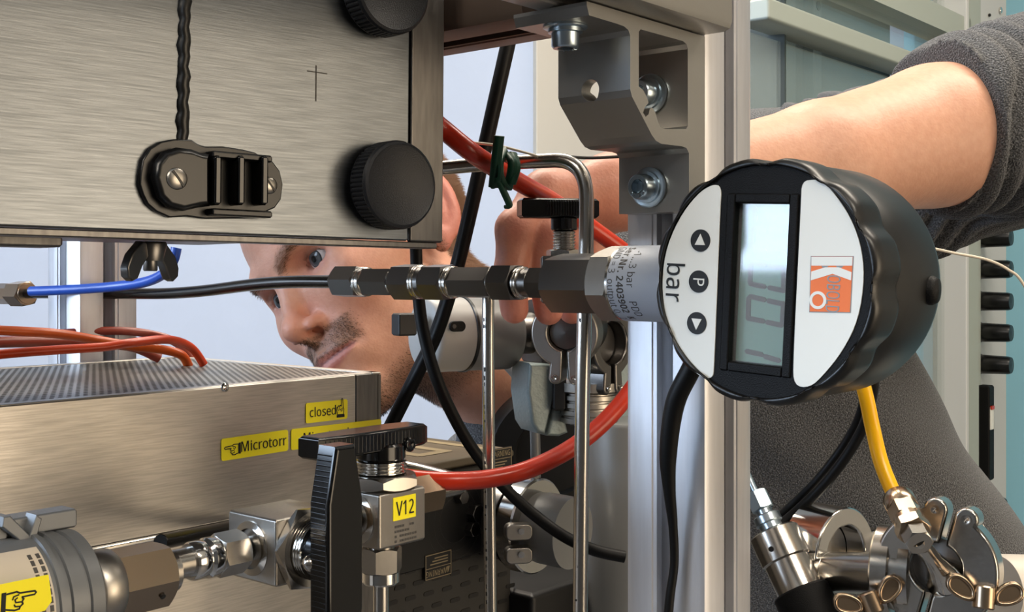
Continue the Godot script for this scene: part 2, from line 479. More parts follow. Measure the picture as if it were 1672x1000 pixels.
	m.albedo_texture = noise_tex(0.03, 5, 52, Color(0.955, 0.93, 0.92), Color(1, 1, 1)); tri_uv(m, Vector3(9, 9, 9))
	m.heightmap_enabled = true; m.heightmap_texture = noise_tex(0.09, 4, 53, Color.BLACK, Color.WHITE); m.heightmap_scale = 0.013
	m.subsurf_scatter_enabled = true; m.subsurf_scatter_strength = 0.06
	m = mat("hair", Color(0.30, 0.215, 0.145), 0.6)
	m = mat("hair_light", Color(0.42, 0.28, 0.17), 0.55)
	m = mat("eye", Color(1, 1, 1), 0.05); m.metallic_specular = 0.35; m.vertex_color_use_as_albedo = true

# ---------------------------------------------------------------- the room
func room():
	var x0 := -2.8; var x1 := 2.6; var z0 := -2.75; var z1 := 2.3; var h := 2.7
	var g := G.new(); g.box(off((x0 + x1) / 2, -0.05, (z0 + z1) / 2), Vector3(x1 - x0 + 0.4, 0.1, z1 - z0 + 0.4))
	struct("floor", g, "floor_vinyl", "grey vinyl floor under the laboratory rack")
	g = G.new(); g.box(off((x0 + x1) / 2, h + 0.05, (z0 + z1) / 2), Vector3(x1 - x0 + 0.4, 0.1, z1 - z0 + 0.4))
	struct("ceiling", g, "ceiling_white", "white ceiling above the rack")
	g = G.new(); g.box(off((x0 + x1) / 2, h / 2, z0 - 0.1), Vector3(x1 - x0 + 0.4, h, 0.2))
	struct("wall_back", g, "wall_paint", "pale blue painted wall behind the man's face")
	g = G.new(); g.box(off((x0 + x1) / 2, h / 2, z1 + 0.1), Vector3(x1 - x0 + 0.4, h, 0.2))
	struct("wall_front", g, "wall_dark", "dark wall on the far side of the laboratory")
	# side walls with window openings, the blinds drawn
	for s in [[x0, -0.2, "wall_left", "wall_cool", "cool white wall with a window", 0.2, 1.9, 1.94, 1.16, "glow_cool"], [x1, 0.2, "wall_right", "wall_cream", "cream wall with a window", 0.95, 2.0, 1.22, 1.5, "glow_warm"]]:
		g = G.new()
		var cx: float = s[0] + s[1] / 2
		var wz: float = s[5]; var ww: float = s[6]; var wy: float = s[7]; var wh: float = s[8]
		var za := wz - ww / 2; var zb := wz + ww / 2; var ya := wy - wh / 2; var yb := wy + wh / 2
		g.box(off(cx, h / 2, (z0 + za) / 2), Vector3(0.2, h, za - z0))
		g.box(off(cx, h / 2, (z1 + zb) / 2), Vector3(0.2, h, z1 - zb))
		g.box(off(cx, ya / 2, wz), Vector3(0.2, ya, ww))
		g.box(off(cx, (h + yb) / 2, wz), Vector3(0.2, h - yb, ww))
		struct(s[2], g, s[3], s[4])
		g = G.new(); g.box(off(s[0] + s[1] * 0.2, wy, wz), Vector3(0.006, wh, ww))
		var w := struct("window_1" if s[1] < 0 else "window_2", g, s[9], "window with its translucent blind drawn in daylight")
		g = G.new()
		for q in [[za + 0.02, wy, wh, 0.04], [zb - 0.02, wy, wh, 0.04], [wz, wy, wh, 0.05]]:
			g.box(off(s[0] + s[1] * 0.45, q[1], q[0]), Vector3(0.05, q[2], q[3]), 0.003)
		for q in [ya + 0.02, yb - 0.02]:
			g.box(off(s[0] + s[1] * 0.45, q, wz), Vector3(0.05, 0.04, ww), 0.003)
		part("window_frame", g, "cab_white", w)
	# beige pillar on the back wall and a teal partition to the right
	g = G.new(); g.box(off(0.16, h / 2, -2.6), Vector3(0.22, h, 0.3), 0.004)
	g.box(off(0.31, h / 2, -2.65), Vector3(0.10, h, 0.2), 0.004)
	struct("wall_pillar", g, "pillar_beige", "beige pillar on the pale wall beside the bracket")
	g = G.new(); g.box(off(1.55, h / 2, -2.35), Vector3(1.5, h, 0.06), 0.004)
	struct("wall_partition", g, "wall_teal", "light blue partition behind the rail with black knobs")
	for p in PANELS:
		var t := thing("ceiling_lamp", "long flat ceiling lamp", "lamp", off(p.x, 2.655, p.y), "ceiling lamps")
		g = G.new(); g.box(off(0, 0.02, 0), Vector3(1.16, 0.05, 0.34), 0.006); part("housing", g, "cab_white", t)
		g = G.new(); g.box(off(0, -0.008, 0), Vector3(1.1, 0.006, 0.28)); part("diffuser", g, "glow_panel", t)

# ---------------------------------------------------------------- aluminium frame
func profile(s := 0.04) -> PackedVector2Array:      # slotted 40 mm section, corner 0 at (0, 0)
	var p := PackedVector2Array()
	var h := s / 2
	var slot := s * 0.1; var lip := s * 0.11; var deep := s * 0.3; var wide := s * 0.22
	for k in 4:
		var r := PI / 2 * k
		var pts := [V(h - 0.0035, -h), V(h - 0.001, -h + 0.001), V(h, -h + 0.0035)]
		pts.append_array([V(h, -slot - 0.0022), V(h - 0.0006, -slot - 0.0018), V(h - 0.0006, -slot), V(h - lip, -slot), V(h - lip, -wide), V(h - lip - 0.003, -wide), V(h - deep, -slot * 0.9), V(h - deep, slot * 0.9), V(h - lip - 0.003, wide), V(h - lip, wide), V(h - lip, slot), V(h - 0.0006, slot), V(h - 0.0006, slot + 0.0018), V(h, slot + 0.0022)])
		for q in pts: p.append(q.rotated(r))
	return p

func rack():
	var pr := profile()
	# posts: z of the section runs up
	var posts := [
		["aluminium_post", Vector2(0.02, 0.02), "slotted aluminium post behind the round pressure gauge, carrying the bracket"],
		["aluminium_post", Vector2(-0.028, 0.424), "slotted aluminium post seen beyond the orange hoses under the wing nut"],
		["aluminium_post", Vector2(-0.098, 0.585), "beige aluminium post at the picture's left edge behind the tube nut"]]
	for q in posts:
		var c := R(q[1].x, q[1].y); c.y = 0
		var g := G.new(); g.prism(pr, Transform3D(Basis(-A, -B, Vector3.UP), c), 0.0, 1.75)
		single(q[0], g, "alu", q[2], "post", "")
	# crossbeam along A above the bracket, front face 13 mm proud of the post
	var yb := 0.0975
	var g := G.new()
	var c := R(-0.3514, 0.007, yb + 0.02)
	g.prism(pr, frz(c, A), -0.35, 0.35)
	single("aluminium_beam", g, "alu_cut", "grey aluminium crossbeam above the angle bracket, ending at the post", "beam")
	g = G.new()
	c = R(-0.049, 0.40, yb + 0.021)
	g.prism(pr, frz(c, B), -0.36, 0.3)
	single("aluminium_beam", g, "alu_brown", "brown shaded aluminium crossbeam running back behind the steel housing", "beam")
	bracket()

func pl(px: float, py: float, b: float) -> Vector2:    # a pixel met with the plane of constant b, as (a, y)
	var u := (px - HX) / F
	var o := K + B * b
	var a := (u * -o.z - o.x) / (A.x + A.z * u)
	return Vector2(a, (HY - py) / F * -(o.z + A.z * a))

func bracket():
	var t := thing("angle_bracket", "grey aluminium angle bracket with an open web, bolted under the crossbeam to the post", "bracket", Transform3D(Basis(A, Vector3.UP, -B), K))
	var w := 0.034
	var outer := PackedVector2Array()
	for q in [[958, 8], [962, 25], [1008, 39], [1019, 43], [1026, 49], [1029, 58], [1029, 146], [1032, 158], [1064, 220], [1071, 230], [1080, 235], [1114, 239], [1121, 242], [1125, 250]]:
		outer.append(pl(q[0], q[1], 0.0))
	var p := pl(1125, 345, 0.0); outer.append(p); outer.append(V(-0.0005, p.y)); outer.append(V(-0.0005, 0.0970)); outer.append(V(outer[0].x, 0.0970))
	var inner := PackedVector2Array()
	for q in [[1043, 52], [1046, 48], [1115, 67], [1121, 72], [1123, 80], [1123, 206], [1120, 211], [1085, 211], [1078, 207], [1074, 198], [1070, 184], [1065, 176], [1061, 178], [1059, 187], [1054, 191], [1050, 184], [1053, 175], [1059, 168], [1056, 158], [1050, 147], [1043, 141]]:
		inner.append(pl(q[0], q[1], 0.0))
	var cs := CSGCombiner3D.new(); cs.name = "bracket_body"
	var a := CSGPolygon3D.new(); a.name = "outline"; a.polygon = outer; a.depth = w; cs.add_child(a)
	var b := CSGPolygon3D.new(); b.name = "web_opening"; b.polygon = inner; b.depth = w + 0.02; b.position.z = 0.01; b.operation = CSGShape3D.OPERATION_SUBTRACTION; cs.add_child(b)
	var hole := CSGCylinder3D.new(); hole.name = "bolt_hole"; hole.radius = 0.0042; hole.height = 0.02; hole.sides = 28
	hole.transform = Transform3D(Basis(Vector3(0, 0, 1), PI / 2), Vector3(pl(1029, 100, 0).x + 0.002, 0.0705, -0.0185)); hole.operation = CSGShape3D.OPERATION_SUBTRACTION; cs.add_child(hole)
	cs.material_override = M["alu_cut"]
	a.material = M["alu_cut"]; b.material = M["alu_cut"]; hole.material = M["alu_cut"]
	t.add_child(cs)
	for q in [[Vector3(pl(1122, 150, 0.0).x, 0.0735, -0.0175), Vector3(-1, 0, 0)], [Vector3(pl(1124, 300, 0.0).x, 0.0355, -0.0185), Vector3(-1, 0, 0)], [Vector3(-0.0715, 0.0925, -0.017), Vector3(0, -1, 0)]]:
		bolt(t, fr(q[0], q[1], Vector3(0, 0, 1)), 0.0052)

func bolt(t: Node, x: Transform3D, r: float):           # socket head cap screw on a washer
	var g := G.new()
	g.lathe([V(0, 0), V(r * 1.55, 0), V(r * 1.6, 0.0004), V(r * 1.6, 0.0012), V(r * 1.45, 0.0016), V(0, 0.0016)], x, 32)
	g.lathe([V(r * 1.05, 0.0016), V(r * 1.25, 0.0016), V(r * 1.25, 0.0030), V(r, 0.0032)], x, 32)
	var o := part("washer", g, "zinc", t)
	g = G.new()
	g.lathe([V(r, 0.0016), V(r, 0.0080), V(r * 0.88, 0.0088), V(r * 0.56, 0.0088)], x, 32)
	for k in 6:                                          # hexagon socket, sunk
		var a0 := TAU * k / 6; var a1 := TAU * (k + 1) / 6
		var p0 := Vector3(cos(a0), 0, sin(a0)) * r * 0.56; var p1 := Vector3(cos(a1), 0, sin(a1)) * r * 0.56
		var nn := (x.basis * -(p0 + p1)).normalized(); var up := (x.basis * Vector3.UP).normalized()
		g.flat(x * (p0 + Vector3(0, 0.0088, 0)), x * (p1 + Vector3(0, 0.0088, 0)), x * (p1 + Vector3(0, 0.005, 0)), x * (p0 + Vector3(0, 0.005, 0)), nn)
		g.tri(x * (p0 + Vector3(0, 0.005, 0)), x * (p1 + Vector3(0, 0.005, 0)), x * Vector3(0, 0.0045, 0), up, up, up)
	for k in 5:                                          # stamped marks round the rim
		var a := -0.9 + k * 0.42
		g.box(x * Transform3D(Basis(Vector3.UP, -a), Vector3(cos(a) * r * 0.76, 0.0089, sin(a) * r * 0.76)), Vector3(r * 0.22, 0.0003, r * 0.10))
	part("bolt", g, "zinc", t)

# ---------------------------------------------------------------- upper housing
func upper_box():
	var ang := deg_to_rad(48.0)                         # its front runs 48 degrees off the line of sight
	var dx := Vector3(sin(ang), 0, -cos(ang))
	var o := W(725, 396, 0.46)
	var bs := Basis(dx, Vector3.UP, dx.cross(Vector3.UP)) * Basis(Vector3(0, 0, 1), deg_to_rad(-0.6))
	var x := Transform3D(bs, o)
	var t := thing("steel_housing", "upper brushed steel housing with dark knobs and a black clip on its front", "housing", x)
	var seam := hit(x, 669, 300).x
	var hgt := 0.26
	var LL := 0.24
	var g := G.new()
	g.box(off((seam - LL) / 2, hgt / 2, -0.0012), Vector3(LL + seam - 0.0006, hgt, 0.0024), 0.0008)
	part("front_panel", g, "brushed_steel", t)
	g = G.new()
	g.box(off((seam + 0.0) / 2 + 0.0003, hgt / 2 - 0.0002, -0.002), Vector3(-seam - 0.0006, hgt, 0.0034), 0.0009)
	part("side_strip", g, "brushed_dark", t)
	g = G.new()
	g.box(off(-LL / 2, hgt / 2 + 0.0012, -0.105), Vector3(LL - 0.001, hgt - 0.003, 0.20), 0.001)
	part("case", g, "brushed_dark", t)
	g = G.new()
	g.box(off(-LL / 2, -0.0014, -0.006), Vector3(LL - 0.005, 0.0024, 0.010), 0.0005)
	g.box(off(hit(x, 105, 405).x, -0.0028, -0.05), Vector3(0.03, 0.004, 0.02), 0.001)
	part("bottom_lip", g, "brushed_dark", t)
	# knurled knobs
	for q in [[622, 305], [610, -8]]:
		var p := hit(x, q[0], q[1])
		var kx := Transform3D(Basis(Vector3(1, 0, 0), Vector3(0, 0, 1), Vector3(0, -1, 0)), Vector3(p.x, p.y, 0))
		g = G.new()
		g.lathe([V(0, 0), V(0.0105, 0), V(0.0105, 0.004)], kx, 24)
		g.lathe([V(0.0105, 0.003), V(0.0160, 0.003), V(0.0163, 0.0034), V(0.0163, 0.0042)], kx, 40)
		var poly := PackedVector2Array()
		for i in 180:
			var a := TAU * i / 180
			poly.append(V(cos(a), sin(a)) * (0.0161 if i % 3 == 0 else 0.01655))
		g.prism(poly, Transform3D(Basis(), Vector3(p.x, p.y, 0)), 0.0042, 0.0115, 0.0, 0.99)
		g.lathe([V(0.0164, 0.0115), V(0.0160, 0.0128), V(0.0150, 0.0134), V(0.0146, 0.0131), V(0, 0.0131)], kx, 48)
		part("knob", g, "knob_blue", t)
	# run of black sealant and scribed cross
	g = G.new()
	var path := []; var rr := []
	for i in 30:
		var py := -6.0 + 238.0 * i / 29
		var p := hit(x, 301.0 - 3.5 * i / 29 + 1.2 * sin(i * 1.7), py)
		path.append(Vector3(p.x, p.y, 0.0)); rr.append(0.0021 + 0.00022 * sin(i * 0.83) + 0.00012 * sin(i * 2.1))
	g.tube(path, rr, 10)
	part("sealant_bead", g, "sealant", t, "black bead of sealant running down the panel")
	g = G.new()
	var c := hit(x, 516, 118)
	g.box(off(c.x, c.y - 0.004, 0), Vector3(0.0005, 0.013, 0.0002)); g.box(off(c.x + 0.0005, c.y, 0), Vector3(0.0085, 0.0004, 0.0002))
	part("scribed_cross", g, "ink_grey", t)
	wing_nut(t, x)
	cable_clip(x)

func wing_nut(t: Node, x: Transform3D):
	var p := hit(x, 246, 396, -0.02)
	var q := off(p.x, -0.0026, -0.02) * Transform3D(Basis(Vector3.UP, 0.55) * Basis(Vector3(1, 0, 0), PI), Vector3.ZERO)
	var s := 0.0044
	var g := G.new()
	g.lathe([V(0, 0), V(1.15 * s, 0), V(1.25 * s, 0.2 * s), V(0.95 * s, 1.5 * s), V(0, 1.5 * s)], q, 24)
	g.lathe([V(0.55 * s, 1.4 * s), V(0.55 * s, 2.2 * s), V(0.48 * s, 2.3 * s), V(0, 2.3 * s)], q, 20)
	for k in [-1, 1]:
		var poly := PackedVector2Array()
		for w in [[0.7, 0.1], [1.6, 0.0], [2.9, 1.0], [3.45, 2.0], [3.35, 2.75], [2.75, 3.1], [2.1, 2.9], [1.55, 2.0], [0.75, 1.2]]:
			poly.append(V(w[0] * k, w[1]) * s)
		g.prism(poly, q, -0.42 * s, 0.42 * s, 0.16 * s, 0.3)
	part("wing_nut", g, "steel_dark", t, "dull metal wing nut under the housing edge")

func cable_clip(x: Transform3D):
	var t := thing("cable_clip", "black moulded strain relief clip with slots, screwed to the upper steel panel", "clip", x)
	var outline := PackedVector2Array()
	for q in [[224, 285], [228, 262], [240, 243], [258, 232], [280, 228], [308, 229], [318, 236], [330, 240], [360, 240], [392, 245], [412, 250], [424, 258], [440, 264], [452, 280], [457, 302], [454, 326], [444, 340], [426, 348], [410, 357], [330, 358], [300, 354], [272, 356], [250, 346], [236, 334], [228, 318], [223, 302]]:
		var p := hit(x, q[0], q[1]); outline.append(V(p.x, p.y))
	var g := G.new(); g.prism(outline, Transform3D(), 0.0, 0.0024, 0.0006, 0.6)
	part("base_plate", g, "black_plastic", t)
	g = G.new()
	var head := PackedVector2Array()
	for q in [[236, 292], [240, 268], [254, 250], [276, 243], [300, 246], [316, 252], [330, 254], [330, 338], [312, 340], [286, 346], [262, 340], [246, 324]]:
		var p := hit(x, q[0], q[1]); head.append(V(p.x, p.y))
	g.prism(head, Transform3D(), 0.002, 0.0075, 0.0022, 0.3)
	for q in [[254, 250.0, 330, 428], [337, 349.0, 330, 428]]:
		var a := hit(x, q[2], q[0] + 5); var b := hit(x, q[3], q[1] + 8)
		g.box(off((a.x + b.x) / 2, (a.y + b.y) / 2, 0.0045), Vector3(absf(b.x - a.x), 0.0024, 0.006), 0.0007)
	part("clip_body", g, "black_plastic", t)
	for q in [336, 374, 412]:
		var a := hit(x, q, 257); var b := hit(x, q, 337)
		g = G.new(); g.box(off(a.x, (a.y + b.y) / 2, 0.0052), Vector3(0.0030, a.y - b.y, 0.008), 0.001)
		part("rib", g, "black_gloss", t)
	for q in [[288, 292, 0.0072, 0.0036], [439, 303, 0.0022, 0.0030]]:
		var p := hit(x, q[0], q[1], q[2])
		var kx := Transform3D(Basis(Vector3(1, 0, 0), Vector3(0, 0, 1), Vector3(0, -1, 0)), Vector3(p.x, p.y, q[2]))
		g = G.new(); var r: float = q[3]
		g.lathe([V(r, 0), V(r, 0.0006), V(r * 0.8, 0.0012), V(r * 0.4, 0.0015), V(0, 0.0016)], kx, 24, 0.3)
		var sc := part("screw", g, "steel_satin", t)
		g = G.new(); g.box(off(p.x, p.y, q[2] + 0.0014) * Transform3D(Basis(Vector3(0, 0, 1), -0.9), Vector3.ZERO), Vector3(r * 1.7, r * 0.22, 0.0006))
		part("slot", g, "ink_grey", sc)

# ---------------------------------------------------------------- lower housing
func lower_box():
	var x := Transform3D(Basis(A, Vector3.UP, -B), W(622, 609, 0.617))
	var t := thing("steel_housing", "lower brushed steel housing with a perforated lid and yellow labels", "housing", x)
	var seam := hit(x, 582, 660).x
	var L := 0.27; var D := 0.185; var H := -hit(x, 500, 826).y
	var g := G.new()
	g.box(off((seam - L) / 2, -H / 2, -0.001), Vector3(L + seam - 0.0006, H, 0.002), 0.0006)
	part("front_panel", g, "brushed_lit", t)
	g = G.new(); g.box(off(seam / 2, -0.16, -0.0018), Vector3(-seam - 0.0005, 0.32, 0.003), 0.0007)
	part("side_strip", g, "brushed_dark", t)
	g = G.new(); g.box(off((seam - L) / 2, -H - 0.11, -0.004), Vector3(L + seam - 0.001, 0.215, 0.002), 0.0006)
	part("lower_panel", g, "brushed_lit", t)
	g = G.new(); g.box(off((seam - L) / 2, -H - 0.0015, 0.0003), Vector3(L + seam - 0.001, 0.003, 0.003), 0.0012)
	part("edge_trim", g, "steel_bright", t)
	g = G.new()
	g.box(off(-L / 2, -0.0002, -0.004), Vector3(L, 0.0012, 0.006), 0.0004)
	g.box(off(-L / 2, -0.0002, -D + 0.003), Vector3(L, 0.0012, 0.006), 0.0004)
	g.box(off(-0.003, -0.0002, -D / 2), Vector3(0.006, 0.0012, D), 0.0004)
	part("lid_rim", g, "brushed_lit", t)
	g = G.new(); g.flat(Vector3(-L, 0.0, -D), Vector3(0, 0.0, -D), Vector3(0, 0.0, -0.006), Vector3(-L, 0.0, -0.006), Vector3.UP)
	part("perforated_lid", g, "perforated", t)
	g = G.new()
	g.box(off(-L / 2, -0.17, -D / 2), Vector3(L - 0.006, 0.30, D - 0.014), 0.001)
	part("case", g, "pump_dark", t)
	g = G.new(); g.box(off(-L / 2, -0.02, -D + 0.001), Vector3(L, 0.038, 0.002)); g.box(off(-0.001, -0.02, -D / 2), Vector3(0.002, 0.038, D))
	part("rear_panel", g, "brushed_dark", t)
	var b := hit(x, 367, 633, 0.0)
	g = G.new(); g.lathe([V(0, 0), V(0.0022, 0.0), V(0.0022, 0.0004), V(0.0012, 0.0009), V(0, 0.001)], fr(Vector3(b.x, b.y, 0), Vector3(0, 0, 1)), 18, 0.3)
	part("rivet", g, "steel_bright", t)
	# yellow labels
	sticker(t, x, [[361, 717], [470, 702], [470, 736], [361, 754]], "yellow label with a hand pointing left", "Microtorr", 0.62, -1)
	sticker(t, x, [[475, 701], [622, 685], [622, 716], [475, 736]], "yellow label half hidden by the valve handle", "Microtorr bypass", 0.52, 0)
	sticker(t, x, [[499, 659], [567, 652], [567, 684], [499, 692]], "yellow label with a hand pointing up", "closed", 0.40, 1)

func sticker(t: Node, x: Transform3D, q: Array, label: String, s: String, at: float, hand: int):
	var c := []
	for k in q: c.append(hit(x, k[0], k[1], 0.0003))
	var ce: Vector3 = (c[0] + c[1] + c[2] + c[3]) / 4
	var dx: Vector3 = (c[1] - c[0] + c[2] - c[3]).normalized()
	var w: float = ((c[1] - c[0]).length() + (c[2] - c[3]).length()) / 2
	var h: float = ((c[0] - c[3]).length() + (c[1] - c[2]).length()) / 2
	var f := Transform3D(Basis(dx, Vector3(0, 0, 1).cross(dx), Vector3(0, 0, 1)), Vector3(ce.x, ce.y, 0.0003))
	var g := G.new(); g.prism(rrect(w, h, 0.0012), f, 0, 0.00025)
	var o := part("sticker", g, "sticker_yellow", t, label)
	var left := -w / 2
	var th := h * 0.62
	var tm := text(s, th, f * off(left + w * at, 0, 0.0004), "ink", o)
	if hand != 0:
		var hx := off(left + w * 0.17, -h * 0.02, 0.0003) if hand < 0 else off(left + w * 0.83, h * 0.05, 0.0003) * Transform3D(Basis(Vector3(0, 0, 1), -PI / 2), Vector3.ZERO)
		g = G.new(); hand_sign(g, f * hx, h * (0.62 if hand < 0 else 0.66)); part("pointing_hand", g, "ink", o)

func stroke(g: G, x: Transform3D, pts: Array, w: float, z := 0.0):
	for i in pts.size() - 1:
		var a: Vector2 = pts[i]; var b: Vector2 = pts[i + 1]
		var d := (b - a).normalized() * w * 0.5; var n := Vector2(-d.y, d.x)
		a -= d * 0.6; b += d * 0.6
		var zz := (x.basis * Vector3(0, 0, 1)).normalized()
		var q := z + i * 0.00003
		g.flat(x * Vector3(a.x + n.x, a.y + n.y, q), x * Vector3(b.x + n.x, b.y + n.y, q), x * Vector3(b.x - n.x, b.y - n.y, q), x * Vector3(a.x - n.x, a.y - n.y, q), zz)

func hand_sign(g: G, x: Transform3D, s: float):          # outlined hand whose finger points to -x, cuff at +x; about 1.5 s long
	var w := s * 0.075
	stroke(g, x, [V(0.45, 0.30) * s, V(0.05, 0.32) * s, V(-0.10, 0.24) * s, V(-0.72, 0.20) * s, V(-0.78, 0.12) * s, V(-0.72, 0.05) * s, V(-0.20, 0.05) * s], w)
	stroke(g, x, [V(-0.20, 0.05) * s, V(-0.26, -0.04) * s, V(-0.20, -0.14) * s, V(-0.24, -0.24) * s, V(-0.14, -0.32) * s, V(-0.10, -0.42) * s, V(0.10, -0.44) * s, V(0.45, -0.34) * s, V(0.45, 0.30) * s], w)
	stroke(g, x, [V(-0.20, -0.14) * s, V(0.06, -0.12) * s, V(0.10, 0.0) * s, V(0.0, 0.06) * s], w * 0.8)
	stroke(g, x, [V(-0.14, -0.32) * s, V(0.08, -0.28) * s, V(0.12, -0.20) * s], w * 0.8)
	stroke(g, x, [V(-0.05, 0.18) * s, V(0.16, 0.14) * s, V(0.2, 0.02) * s], w * 0.8)
	stroke(g, x, [V(0.57, 0.33) * s, V(0.57, -0.36) * s], s * 0.19)

# ---------------------------------------------------------------- digital pressure gauge
func gauge_frame() -> Transform3D:
	return Transform3D(Basis(-B, Vector3.UP, -A) * Basis(Vector3(0, 0, 1), deg_to_rad(-3.0)), W(1236, 460, 0.40))

func px_poly(x: Transform3D, q: Array, z: float) -> PackedVector2Array:
	var p := PackedVector2Array()
	for k in q:
		var h := hit(x, k[0], k[1], z); p.append(V(h.x, h.y))
	return p

func smooth2(p: PackedVector2Array, times := 2) -> PackedVector2Array:       # corner cutting
	for t in times:
		var o := PackedVector2Array()
		for i in p.size():
			var a := p[i]; var b := p[(i + 1) % p.size()]
			o.append(a.lerp(b, 0.25)); o.append(a.lerp(b, 0.75))
		p = o
	return p

func gauge():
	var x := gauge_frame()
	var t := thing("pressure_gauge", "round black digital pressure gauge with white panels, green display and orange square logo", "gauge", x)
	var RR := 0.0434
	var g := G.new()
	var poly := PackedVector2Array()
	for i in 168:
		var a := TAU * i / 168
		var s := pow(0.5 + 0.5 * cos(a * 12.0), 2.2)
		poly.append(V(cos(a), sin(a)) * (RR - 0.0019 * s))
	# scalloped bezel: rounded front rim, opening for the face
	var ring := [[0.0402, -0.0032], [0.0403, -0.0016], [0.0408, -0.0013], [0.960, -0.0013], [0.985, -0.0022], [0.998, -0.0045], [1.0, -0.007], [1.0, -0.0175], [0.985, -0.0205], [0.945, -0.022]]
	var m := poly.size()
	var rows := []
	for k in ring:
		var row := []
		for i in m:
			var d := poly[i].normalized()
			var r: float = k[0] if k[0] < 0.5 else poly[i].length() * k[0]
			row.append(Vector3(d.x * r, d.y * r, k[1]))
		rows.append(row)
	mesh_rows(g, rows)
	part("bezel", g, "black_satin", t)
	g = G.new()
	g.lathe([V(0.0405, -0.018), V(0.0418, -0.026), V(0.0424, -0.030), V(0.0424, -0.055), V(0.0416, -0.0585), V(0.039, -0.0605), V(0, -0.061)], Transform3D(Basis(Vector3(1, 0, 0), Vector3(0, 0, 1), Vector3(0, -1, 0)), Vector3.ZERO), 72)
	part("housing", g, "black_satin", t)
	g = G.new()
	var nx := fr(Vector3(0.0405, -0.001, -0.048), Vector3(1, 0, -0.1))
	g.lathe([V(0.0052, -0.002), V(0.0052, 0.0025), V(0.0042, 0.0042), V(0, 0.0046)], nx, 24, 0.3)
	part("side_plug", g, "black_matte", t)
	# face with its display opening
	var win := px_poly(x, [[1203, 336], [1291, 333], [1278, 593], [1190, 590]], -0.003)
	var lo := V(minf(win[2].x, win[3].x), minf(win[2].y, win[3].y)); var hi := V(maxf(win[0].x, win[1].x), maxf(win[0].y, win[1].y))
	lo.x = (win[0].x + win[3].x) / 2; hi.x = (win[1].x + win[2].x) / 2
	var disc := arc2(V(0, 0), 0.0404, 0, TAU * 119 / 120, 119)
	g = G.new()
	for q in [Rect2(-0.05, -0.05, 0.05 + lo.x, 0.1), Rect2(hi.x, -0.05, 0.05 - hi.x, 0.1), Rect2(lo.x, hi.y, hi.x - lo.x, 0.05 - hi.y), Rect2(lo.x, -0.05, hi.x - lo.x, 0.05 + lo.y)]:
		var rp := PackedVector2Array([q.position, V(q.end.x, q.position.y), q.end, V(q.position.x, q.end.y)])
		for pp in Geometry2D.intersect_polygons(disc, rp): g.prism(pp, Transform3D(), -0.009, -0.0028)
	part("face_plate", g, "black_matte", t)
	g = G.new()                                          # raised frame round the display
	var cx := (lo.x + hi.x) / 2; var cy := (lo.y + hi.y) / 2; var w := hi.x - lo.x; var h := hi.y - lo.y
	for s in [-1, 1]:
		g.box(off(cx + s * (w / 2 + 0.0017), cy, -0.0027), Vector3(0.0034, h + 0.0068, 0.0018), 0.0006)
		g.box(off(cx, cy + s * (h / 2 + 0.0017), -0.0027), Vector3(w + 0.0004, 0.0034, 0.0018), 0.0006)
	part("display_frame", g, "black_matte", t)
	g = G.new(); g.box(off(cx, cy, -0.0085), Vector3(w + 0.002, h + 0.002, 0.002))
	var dsp := part("display", g, "lcd", t, "green liquid crystal display")
	g = G.new(); g.box(off(cx, cy, -0.0055), Vector3(w + 0.001, h + 0.001, 0.0008)); part("display_window", g, "lcd_glass", dsp)
	var seg := []
	for q in [[190, 92, 188, 150], [180, 200, 175, 298], [182, 190, 242, 196], [266, 199, 330, 206], [178, 300, 240, 306], [264, 310, 330, 318], [176, 361, 240, 372], [262, 377, 330, 386], [168, 368, 164, 458], [166, 466, 236, 480], [260, 485, 332, 500], [165, 528, 236, 545], [255, 550, 328, 566], [158, 536, 155, 628], [153, 636, 230, 651], [248, 656, 320, 671], [148, 800, 222, 816], [238, 826, 308, 846], [330, 562, 324, 664], [332, 395, 330, 490]]:
		seg.append(q)
	g = G.new()
	for q in seg:
		var a := hit(x, 1170 + q[0] * 0.33, 310 + q[1] * 0.33, -0.0072); var b := hit(x, 1170 + q[2] * 0.33, 310 + q[3] * 0.33, -0.0072)
		var d := (b - a).normalized() * 0.00088; var nn := Vector3(-d.y, d.x, 0)
		var pp := PackedVector2Array()
		for e in [a - d, a - d * 0.1 + nn, b + d * 0.1 + nn, b + d, b + d * 0.1 - nn, a - d * 0.1 - nn]: pp.append(V(e.x, e.y))
		g.prism(pp, Transform3D(), -0.00749, -0.0072)
	part("segments", g, "ink_lcd", dsp)
	# white panels
	g = G.new(); g.prism(smooth2(px_poly(x, [[1163, 301], [1178, 304], [1176, 340], [1166, 600], [1164, 618], [1147, 618], [1117, 594], [1093, 546], [1080, 478], [1085, 414], [1107, 359], [1138, 317]], -0.0024)), Transform3D(), -0.0028, -0.0023, 0.0001)
	var lp := part("key_panel", g, "face_white", t, "white crescent panel with three round keys")
	g = G.new(); g.prism(smooth2(px_poly(x, [[1331, 293], [1309, 296], [1308, 330], [1295, 590], [1296, 630], [1322, 634], [1345, 613], [1376, 574], [1402, 522], [1412, 451], [1405, 396], [1388, 353], [1362, 315], [1344, 296]], -0.0024)), Transform3D(), -0.0028, -0.0023, 0.0001)
	var rp2 := part("logo_panel", g, "face_white", t, "white crescent panel with the orange square logo")
